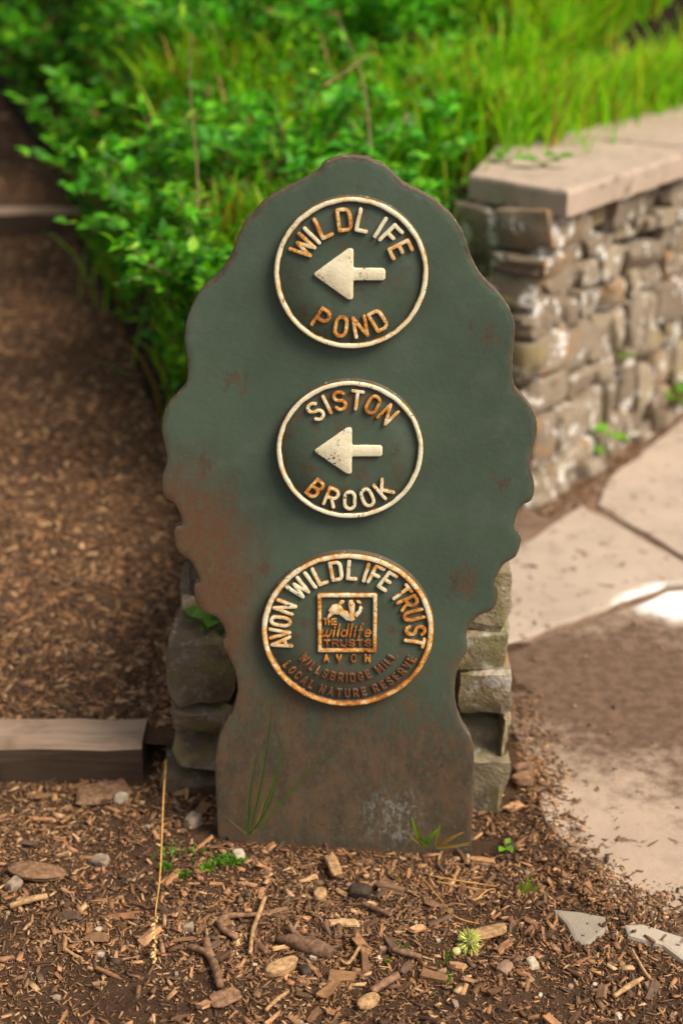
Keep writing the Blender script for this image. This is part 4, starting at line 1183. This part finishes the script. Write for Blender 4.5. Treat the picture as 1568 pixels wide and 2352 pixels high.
def single_leaf_mesh(k):
    if k in leaf_proto: return leaf_proto[k]
    V, F = leaves(np.zeros((1, 3)), np.array([[1., 0, 0]]), np.array([[0, 0, 1.]]), np.array([1.0]), np.array([(.42, .56, .75)[k]]), .12, (.25, .18, .10)[k])
    me = bpy.data.meshes.new('leaf'); me.from_pydata(V.tolist(), [], F.tolist()); me.materials.append(M_LEAF1)
    me.polygons.foreach_set('use_smooth', [True]*len(me.polygons)); me.update()
    leaf_proto[k] = me
    return me
def shrub(label, x, y, rad, height, n_stems, rng, lean=(0, 0), leaf=(.035, .07), bright=1.0, name='leafy_shrub', nl=26, singles=24, cat='shrub', group='leafy shrubs on the bank', z=None, dead=0):
    zb = float(bed_z(np.array([x]), np.array([y]))[0]) if z is None else z
    root = empty(name, (x, y, zb)); tag(root, label, cat, group)
    SV, SF, PP, DD, LL = [], [], [], [], []
    for s in range(n_stems):
        az = rng.uniform(0, 2*math.pi); out = rad*math.sqrt(rng.uniform(.05, 1)); h = height*rng.uniform(.55, 1.05)*(1-.35*(out/rad)**2)
        p0 = np.array([rng.uniform(-.06, .06), rng.uniform(-.06, .06), -.02])
        p2 = np.array([math.cos(az)*out+lean[0], math.sin(az)*out+lean[1], h])
        p1 = np.array([p2[0]*.35, p2[1]*.35, h*.75])
        t = np.linspace(0, 1, 7)[:, None]
        pts = (1-t)**2*p0+2*t*(1-t)*p1+t*t*p2
        V, F = tube(pts, list(np.linspace(.004, .0015, 7)), 5, s, .1)
        o_ = len(SV); SV += V; SF += [tuple(i+o_ for i in f) for f in F]
        tt = rng.uniform(.22, 1.0, nl)[:, None]
        q = (1-tt)**2*p0+2*tt*(1-tt)*p1+tt*tt*p2
        d = rng.normal(0, 1, (nl, 3)); d[:, 2] = np.abs(d[:, 2])*.5+.1
        d += 2.0*np.array([0, -.35, .1])*rng.random((nl, 1)) + (p2-p0)*.6
        PP.append(q); DD.append(d); LL.append(rng.uniform(leaf[0], leaf[1], nl))
    PP = np.concatenate(PP); DD = np.concatenate(DD); LL = np.concatenate(LL)
    UU = np.array([0, -.35, 1.0])+rng.normal(0, .35, PP.shape)
    # nearest and highest leaves become single parts
    score = -PP[:, 1]*1.0+PP[:, 2]*.8+rng.normal(0, .06, len(PP))
    order = np.argsort(-score); one = order[:singles*3][rng.permutation(min(len(order), singles*3))[:singles]]
    rest = np.setdiff1d(np.arange(len(PP)), one)
    V, F = leaves(PP[rest], DD[rest], UU[rest], LL[rest], LL[rest]*rng.uniform(.4, .68, len(rest)))
    c = leaf_cols(len(rest), rng, bright)
    o = mk_big('foliage', V, F, M_LEAF, root, True, np.repeat(c, 8, 0)); o['kind'] = 'stuff'
    mk('stems', SV, SF, M_STEM, root, True)
    c1 = leaf_cols(len(one), rng, bright*1.15)
    for k, i in enumerate(one):
        d = Vector(DD[i]).normalized(); u = Vector(UU[i]); s_ = u.cross(d).normalized(); u2 = d.cross(s_)
        m = Matrix((d, s_, u2)).transposed().to_4x4()
        o = bpy.data.objects.new('leaf', single_leaf_mesh(int(rng.integers(0, 3)))); COL.objects.link(o); o.parent = root
        m = Matrix.Translation(Vector(PP[i])) @ m @ Matrix.Scale(LL[i]*1.1, 4)
        o.matrix_local = m
        o['leaf_colour'] = [float(v) for v in c1[k]]
    return root
def blades(n, cx, cy, spread, h, rng, zf, lean=(0, -.2), width=.006, curl=.5):
    """grass blades as tapering bent strips"""
    bx = cx+rng.normal(0, spread, n); by = cy+rng.normal(0, spread*.7, n); bz = zf(bx, by)
    az = rng.uniform(0, 2*np.pi, n); H = h*rng.uniform(.45, 1.1, n); b = H*curl*rng.uniform(.2, 1.1, n)
    dx = np.cos(az)*b+lean[0]*H; dy = np.sin(az)*b+lean[1]*H
    S_ = np.stack([-np.sin(az), np.cos(az), 0*az], -1); w = width*rng.uniform(.6, 1.4, n)
    V = []
    for t in (0, .3, .6, .85, 1.0):
        c = np.stack([bx+dx*t**1.8, by+dy*t**1.8, bz-.01+H*(t-.32*t**3*(curl+.3))], -1)
        ww = (w*(1-t**2)*.5+.0004)[:, None]
        V += [c-S_*ww, c+S_*ww]
    V = np.stack(V, 1); q = np.array([(2*i, 2*i+1, 2*i+3, 2*i+2) for i in range(4)])
    F = (q[None]+10*np.arange(n)[:, None, None]).reshape(-1, 4)
    return V.reshape(-1, 3), F
GRASSC = np.array([(.17, .42, .010), (.25, .52, .012), (.32, .56, .016), (.19, .46, .008), (.38, .50, .03), (.11, .34, .008)])
def grass_tuft(label, x, y, n, spread, h, rng, lean=(0, -.25), name='grass_tuft', bright=1.0, zf=None, dead=.06, group='grass tufts on the bank', width=.0095, curl=.6):
    zf = zf or bed_z
    zb = float(np.ravel(zf(np.array([x]), np.array([y])))[0])
    root = empty(name, (x, y, zb)); tag(root, label, 'grass', group)
    V, F = blades(n, x, y, spread, h, rng, zf, lean, width, curl)
    c = GRASSC[rng.integers(0, len(GRASSC), n)]*rng.uniform(.75, 1.3, (n, 1))*bright*1.25
    c = np.minimum(c, .7)
    d_ = rng.random(n) < dead; c[d_] = np.array([(.42, .24, .05)])*rng.uniform(.6, 1.2, (d_.sum(), 1))
    o = mk_big('blades', V-np.array([x, y, zb]), F, M_GRASS, root, True, np.repeat(c, 10, 0)); o['kind'] = 'stuff'
    return root
pr_ = np.random.default_rng(5)
LS = (.022, .046)
shrub('dense shrub left of the sign, drooping toward the mulch path', -.31, 3.28, .20, .36, 26, pr_, (-.05, -.06), LS, .9, nl=34)
shrub('dark green shrub behind the top left edge of the sign', -.04, 3.15, .24, .36, 26, pr_, (0, -.05), LS, .9, nl=34)
shrub('bright leafy shrub just above the top of the sign', .05, 3.55, .22, .36, 26, pr_, (.02, -.05), (.026, .05), 1.2, nl=34)
shrub('small leaved shrub at the left edge of the bank halfway up', -.46, 3.75, .26, .40, 28, pr_, (-.05, -.05), (.026, .05), .95, nl=34)
shrub('shrub in the middle of the bank left of the bare brown stem', -.12, 3.85, .30, .42, 28, pr_, (0, -.06), (.026, .052), 1.1, nl=34)
shrub('yellowish shrub beside the end of the coping', .19, 4.08, .20, .30, 22, pr_, (0, -.05), (.026, .05), 1.4, nl=34)
shrub('shrub on the far left edge of the bank, by the upper timber step', -.72, 4.55, .32, .46, 28, pr_, (-.07, -.05), (.03, .058), 1.0, nl=34)
shrub('tall shrub at the top of the photo left of centre', -.34, 4.60, .34, .48, 30, pr_, (0, -.05), (.03, .058), 1.15, nl=34)
shrub('pale leafy shrub at the top of the photo in the centre', .10, 4.75, .32, .46, 28, pr_, (0, -.05), (.03, .060), 1.45, nl=34)
shrub('shaded shrub in the top left corner over the path', -1.02, 5.45, .36, .55, 28, pr_, (-.05, -.05), (.034, .064), .85, nl=34)
shrub('shrub at the top edge behind the tall left shrub', -.55, 5.55, .42, .5, 26, pr_, (0, 0), (.034, .064), 1.15, nl=34)
shrub('dark bush in the top right corner behind the long grass', 1.62, 5.75, .30, .50, 24, pr_, (0, 0), (.034, .064), .9, nl=30)
gt = np.random.default_rng(8)
for lab, x, y, n, sp, h, br in (
    ('bright grass growing behind the coping at its near end, above the seedlings on the slab', 0.449, 4.282, 520, .10, .36, 1.05),
    ('bright grass growing behind the coping just past its near end', 0.589, 4.527, 520, .10, .36, 1.08),
    ('bright grass growing behind the coping a little left of its middle', 0.754, 4.753, 520, .10, .36, 1.11),
    ('bright grass growing behind the coping behind its middle', 0.919, 4.980, 520, .10, .36, 1.14),
    ('bright grass growing behind the coping toward the right edge of the photo', 1.083, 5.206, 520, .10, .36, 1.17),
    ('bright grass growing behind the coping at the right edge of the photo', 1.265, 5.457, 520, .10, .36, 1.20),
    ('long bright grass higher behind the coping, right of the shrubs', .72, 5.10, 900, .17, .42, 1.15),
    ('long bright grass higher behind the coping at far right', 1.15, 5.50, 900, .18, .42, 1.15),
    ('tall grass higher up the bank near the top centre', .55, 5.15, 800, .20, .48, 1.2),
    ('tall grass higher up the bank near the top right', 1.15, 5.65, 900, .24, .5, 1.2),
    ('pale grass clump between the shrubs and the coping', .32, 4.45, 500, .10, .34, 1.0),
    ('thin arching grass among the shrubs left of the sign', -.22, 3.60, 420, .11, .34, .8),
    ('arching grass over the shrubs behind the sign', .0, 4.15, 500, .20, .40, .75),
    ('long grass in the shade on the left of the bank', -.45, 4.45, 420, .12, .40, .8)):
    grass_tuft(lab, x, y, n, sp, h, gt, (.06, -.22), 'grass_clump', br, None, .16)
# the mass under and behind them
def scatter_bed(n, rng, y0, y1, x_hi):
    y = y0+(y1-y0)*rng.random(n)**.8; l = bed_left(y)+.05; x = l+(x_hi(y)-l)*rng.random(n)
    s_ = (x-WALL_C[0])*WALL_N[0]+(y-WALL_C[1])*WALL_N[1]
    k = in_bed(x, y) & ((s_ < -.50) | (y < 3.75)) & (np.abs(x) < .27*np.hypot(y, .9)+.3); return x[k], y[k]
ug = np.random.default_rng(17)
x, y = scatter_bed(26000, ug, 3.4, 6.6, lambda y: np.clip(.20+(y-3.0)*.20, .12, .8))
n = len(x)
z = bed_z(x, y)+ug.random(n)**1.3*(.06+.10*np.clip(y-2.4, 0, 1.5))
d = ug.normal(0, 1, (n, 3)); d[:, 2] = np.abs(d[:, 2])*.5; d[:, 1] -= .5
L = ug.uniform(.018, .042, n)*(1+.15*(y-2.5))
V, F = leaves(np.stack([x, y, z], -1), d, np.array([0, -.4, 1.0])+ug.normal(0, .35, (n, 3)), L, L*ug.uniform(.42, .68, n))
o = mk_big('undergrowth', V, F, M_LEAF, None, True, np.repeat(leaf_cols(n, ug, 1.0), 8, 0))
tag(o, 'tangle of small green leaves covering the earth bank', 'undergrowth', kind='stuff')
x, y = scatter_bed(10000, ug, 3.4, 6.8, lambda y: np.clip(.25+(y-3.4)*.85, .25, 2.4)); n = len(x)
V, F = blades(n, 0, 0, 0, .26, ug, lambda a, b: bed_z(x, y), (-.05, -.25), .0085, .7)
V = V.reshape(n, 10, 3); V[:, :, 0] += x[:, None]; V[:, :, 1] += y[:, None]; V = V.reshape(-1, 3)
c = GRASSC[ug.integers(0, len(GRASSC), n)]*ug.uniform(.5, 1.0, (n, 1))
o = mk_big('bank_grass', V, F, M_GRASS, None, True, np.repeat(c, 10, 0)); tag(o, 'loose grass blades growing through the undergrowth', 'grass', kind='stuff')

def bare_stem(label, pts, r0, name='bare_stem', mat=None):
    base = np.array(pts[0]); root = empty(name, base); tag(root, label, 'stem')
    V, F = tube([np.array(p)-base for p in resample(pts, 10)], list(np.linspace(r0, r0*.5, 10)), 6, 3, .12)
    mk('stalk', V, F, mat or M_DEADSTEM, root, True)
    return root
bare_stem('bare brown stem leaning across the bush above the sign', [on_y(852, 420, 3.35), on_y(845, 260, 3.55), on_y(822, 150, 3.7), on_y(770, 30, 3.85)], .0028)
bare_stem('pale dry twig slanting over the leaves above the sign', [on_y(740, 200, 3.5), on_y(800, 160, 3.55), on_y(852, 122, 3.6)], .0035)
bare_stem('dry upright stem in the middle of the left bush', [on_y(455, 560, 3.2), on_y(452, 380, 3.35), on_y(436, 200, 3.6), on_y(440, 70, 3.8)], .0022)

# small weeds on the coping, at the wall foot and on the mulch
def weed(name, label, loc, n, size, rng, spread=.02, h=.03, bright=1.5, group=None, cat='weed', W=.7):
    root = empty(name, loc); tag(root, label, cat, group)
    V0, F0 = [], []
    for i in range(n):
        az = rng.uniform(0, 6.28); p = np.array([math.cos(az)*spread*rng.random(), math.sin(az)*spread*rng.random(), h*rng.uniform(.3, 1)])
        V, F = tube([np.zeros(3), p*.6, p], [.0015, .0012, .001], 4, i); o_ = len(V0); V0 += V; F0 += [tuple(q+o_ for q in f) for f in F]
        ob = bpy.data.objects.new('leaf', single_leaf_mesh(2)); COL.objects.link(ob); ob.parent = root
        d = Vector((math.cos(az), math.sin(az)-.3, .25)).normalized(); s_ = Vector((0, -.3, 1)).cross(d).normalized(); u = d.cross(s_)
        ob.matrix_local = Matrix.Translation(Vector(p)) @ Matrix((d, s_, u)).transposed().to_4x4() @ Matrix.Scale(size*rng.uniform(.7, 1.15), 4)
        c = np.array([(.16, .42, .02)])[0]*bright*rng.uniform(.7, 1.1); ob['leaf_colour'] = [float(v) for v in c]
    mk('stems', V0, F0, M_STEM, root, True)
    return root
wr = np.random.default_rng(3)
def on_wall(px, py, off=.02):
    """point on the wall's long face (plus off metres out of it)"""
    d = ray(px, py); N3 = np.array([WALL_N[0], WALL_N[1], 0]); c = np.array([WALL_C[0], WALL_C[1], 0])+N3*off
    t = ((c-np.array([0, 0, CAM_H]))@N3)/(d@N3); return np.array([0, 0, CAM_H])+d*t
weed('wall_weed', 'bright green seedling growing at the foot of the stone wall', on_wall(1395, 1065, .02), 6, .055, wr, .045, .10, 1.2)
weed('wall_weed', 'green weed at the wall foot by the right edge of the photo', on_wall(1548, 945, .02), 7, .055, wr, .05, .07, .9)
weed('wall_weed', 'tiny weed growing from a wall joint', on_wall(1425, 835, .02), 3, .03, wr, .015, .03, .6)
weed('coping_weed', 'dark leaved sprig on the left end of the coping', tuple(on_z(1170, 372, zt)), 4, .05, wr, .04, .02, .7)
weed('coping_weed', 'rounded green sprig further along the coping', tuple(on_z(1245, 384, zt)), 6, .05, wr, .04, .03, .9)
weed('path_weed', 'single bright leaf on the dark path left of the sign', tuple(on_z(312, 942, .2)), 2, .035, wr, .01, .02, .9)
weed('pier_weed', 'green leaves hanging in the dark beside the lower left of the sign', tuple(on_y(500, 1445, 2.20)), 7, .045, wr, .03, .03, .45)
weed('pier_weed', 'small green leaf in the shade above the mossy round stone', tuple(on_y(520, 1640, 2.16)), 4, .030, wr, .02, .02, .35)
weed('soil_weed', 'tiny bright seedling right of the sign foot', tuple(gp(1160, 1934)), 3, .018, wr, .006, .018, 1.0)
def small_tuft(name, label, blades_, mat_cols, group=None, width=.0024):
    """each blade drawn as a real strip from its root to its tip: list of ((root px), y, (tip px), y)"""
    root = empty(name, tuple(blades_[0][0])); tag(root, label, 'grass', group)
    for i, (a, b, bend) in enumerate(blades_):
        a, b = np.array(a), np.array(b); m = (a+b)/2+np.array(bend)
        t = np.linspace(0, 1, 9)[:, None]; pts = (1-t)**2*a+2*t*(1-t)*m+t*t*b-np.array(blades_[0][0])
        V, F = [], []
        side = np.cross(b-a, np.array([0, 1.0, .2])); side /= np.linalg.norm(side)
        for k, p in enumerate(pts):
            w = width*(1-(k/8)**2*.9)*(.6+.4*min(1, k/2)); V += [p-side*w, p+np.array([0, w*.4, 0]), p+side*w]
        for k in range(8):
            for q in (0, 1): F.append((3*k+q, 3*k+q+1, 3*k+q+4, 3*k+q+3))
        c = np.array(mat_cols[i % len(mat_cols)])
        mk('blade', V, F, M_GRASS, root, True, col=np.tile(c, (len(V), 1)))
    return root
yf = SIGN_Y-.035
def sy(px, py, dy=0.0): return on_y(px, py, yf+dy)
g1, g2, g3 = (.045, .12, .012), (.07, .16, .014), (.28, .20, .09)
small_tuft('tall_grass', 'thin dark grass blades standing against the left foot of the sign',
    [(sy(572, 1918), sy(627, 1590), (.012, 0, 0)), (sy(570, 1918), sy(600, 1700), (-.012, 0, .0)), (sy(575, 1918), sy(655, 1695, .01), (.012, 0, -.01)), (sy(597, 1905), sy(768, 1722, .01), (.0, 0, .02)), (sy(575, 1915), sy(640, 1745), (.02, -.01, -.01)),
     (sy(580, 1915), sy(606, 1840), (.002, -.005, 0)), (sy(565, 1915), sy(510, 1868), (-.005, -.005, .01))], [g1, g1, g2, g2, g1, g3, g3], None, .0019)
small_tuft('short_grass', 'short green and straw grass at the right foot of the sign',
    [(sy(972, 1942, -.025), sy(945, 1876, -.025), (-.004, -.01, .01)), (sy(970, 1942, -.025), sy(1008, 1901, -.025), (.002, -.01, .01)), (sy(975, 1942, -.025), sy(935, 1908, -.025), (-.006, -.01, .006)), (sy(1002, 1944, -.025), sy(1010, 1891, -.025), (.0, -.006, 0)), (sy(1010, 1944, -.025), sy(1066, 1911, -.025), (.0, -.01, .015)), (sy(1000, 1946, -.025), sy(1082, 1934, -.025), (.0, -.01, .002)), (sy(1030, 1946, -.025), sy(1082, 1941, -.025), (.0, 0, .004)), (sy(985, 1944, -.025), sy(955, 1921, -.025), (0, -.01, .006))],
    [(.20, .30, .02), (.12, .30, .012), (.36, .26, .08), (.22, .20, .05), (.40, .22, .05), (.42, .26, .09), (.40, .28, .10), (.12, .28, .02)], None, .0046)
def gtuft(label, px, py, n, h, cols, seed, spread=.012):
    r = random.Random(seed); p = gp(px, py); bl = []
    for i in range(n):
        a = p+np.array([r.uniform(-spread, spread), r.uniform(-spread, spread), -.002]); t_ = a+np.array([r.uniform(-.6, .6)*h, r.uniform(-.5, .3)*h, h*r.uniform(.5, 1)])
        bl.append((a, t_, (0, 0, h*.25)))
    return small_tuft('small_grass', label, bl, cols, None, .0016)
gtuft('small upright green grass tuft right of the sign', 1210, 2032, 14, .034, [(.14, .34, .015), (.20, .38, .02), (.3, .3, .05)], 1)
gtuft('few thin green blades at lower centre right', 1020, 2200, 6, .020, [(.10, .30, .012)], 2)
gtuft('thin grass blades near the lower centre twig', 917, 2180, 5, .022, [(.10, .28, .012)], 3, .008)
gtuft('tiny grass sprouts below the seed head', 1040, 2260, 8, .018, [(.10, .26, .012)], 4, .018)
gtuft('curved green blade under the right half of the sign', 905, 2000, 5, .016, [(.20, .34, .03)], 6, .014)
gtuft('tiny sprout beside the lower dark twig', 892, 2206, 4, .020, [(.10, .30, .012)], 7, .004)
# moss on the mulch at left of the foot
mr = np.random.default_rng(44); mp_ = []
for a, b, s_, q in ((545, 1978, .008, 90), (512, 1982, .010, 90), (476, 1998, .006, 45), (418, 2008, .005, 45), (378, 1990, .006, 40), (385, 1968, .016, 14), (440, 1960, .026, 20)):
    c0 = gp(a, b); mp_.append(c0+mr.normal(0, 1, (q, 3))*np.array([s_, s_*.6, .001]))
mp_ = np.concatenate(mp_); mp_[:, 2] = ground_z(mp_[:, 0], mp_[:, 1])+.004+.004*mr.random(len(mp_)); n = len(mp_)
d = mr.normal(0, 1, (n, 3)); d[:, 2] = np.abs(d[:, 2])+.4; L = mr.uniform(.004, .011, n)
V, F = leaves(mp_, d, np.array([0, -.3, 1.])+mr.normal(0, .4, (n, 3)), L, L*.5)
o = mk_big('moss', V, F, M_LEAF, None, True, np.repeat(np.array([(.13, .29, .014)])*mr.uniform(.5, 1.2, (n, 1)), 8, 0)); tag(o, 'patches of bright moss on the mulch left of the sign foot', 'moss', kind='stuff')
# dried seed stalk hanging at left
stalk = empty('dry_grass_stalk', tuple(gp(385, 1830))); tag(stalk, 'long orange dried grass stalk with a seed head, left of the sign', 'dry grass')
bb = np.array(gp(385, 1830))
pts = resample([gp(386, 1822)+[0, 0, .07], gp(380, 1930)+[0, 0, .08], gp(371, 2060)+[0, 0, .058], gp(358, 2130)+[0, 0, .034], gp(357, 2212)+[0, 0, .012]], 14)
V, F = tube([np.array(p)-bb for p in pts], list(np.linspace(.0020, .0009, 14)), 6, 2, .1); mk('stalk', V, F, M_STRAW, stalk, True)
hv, hf = [], []; rr = random.Random(7)
for i in range(13):
    f = .74+.26*i/12; k = f*13; j = min(int(k), 12); p = np.array(pts[j])*(1-(k-j))+np.array(pts[j+1])*(k-j)-bb
    s = rr.choice([-1, 1]); e = p+np.array([s*rr.uniform(.002, .006), -.010, .002])
    V, F = tube([p, (p+e)/2, e], [.0008, .0026, .0006], 5, i, .1); o_ = len(hv); hv += V; hf += [tuple(q+o_ for q in f2) for f2 in F]
mk('seed_head', hv, hf, mat_plain('seed_husk', (.62, .42, .18)), stalk, True)
# base of that stalk: it is rooted by the lower step
V, F = tube([np.array(pts[0])-bb, np.array(gp(374, 1788))+[0, 0, .02]-bb], [.0018, .0020], 6, 2, .1); mk('stalk_base', V, F, M_STRAW, stalk, True)
# straw tangle right of centre
for lab, pl in (('pale straw running down to the right under the sign foot', [(968, 2000), (1000, 2042), (1030, 2085)]), ('straw lying nearly level right of the sign foot', [(985, 1998), (1050, 2010), (1140, 2018)]), ('second level straw just below the first', [(1000, 2014), (1060, 2026), (1120, 2030)]), ('short straw at the right of the tangle', [(1090, 2060), (1115, 2035), (1135, 2025)]), ('straw fan lying left of the broad wood piece', [(1028, 2090), (1060, 2102), (1100, 2110)])):
    stick('dry_straw', lab, 'straw', [(pl, (.0010, .0015, .0008))], M_STRAW, 30)
# spiky seed head
burr = empty('spiky_seed_head', tuple(gp(1078, 2168, .016))); tag(burr, 'round yellow green spiky seed head on the mulch', 'seed head')
br_ = np.random.default_rng(6); bv, bf = [], []
for i in range(170):
    d = br_.normal(0, 1, 3); d /= np.linalg.norm(d)
    V, F = tube([d*.004, d*.012, d*br_.uniform(.017, .024)], [.0010, .0009, .0003], 3, i, 0); o_ = len(bv); bv += V; bf += [tuple(q+o_ for q in f) for f in F]
o = mk('spines', bv, bf, M_BURR, burr, False); o['kind'] = 'stuff'
P, F = superbox(.022, .022, .022, 3, 4, 2, .06); mk('core', P, F, mat_plain('burr_core', (.20, .19, .06)), burr, True)
P, F = superbox(.014, .014, .012, 5, 3, 2.2, .2); mk('bud', P, F, mat_plain('burr_bud', (.40, .36, .16)), burr, True, (-.022, -.014, -.008))
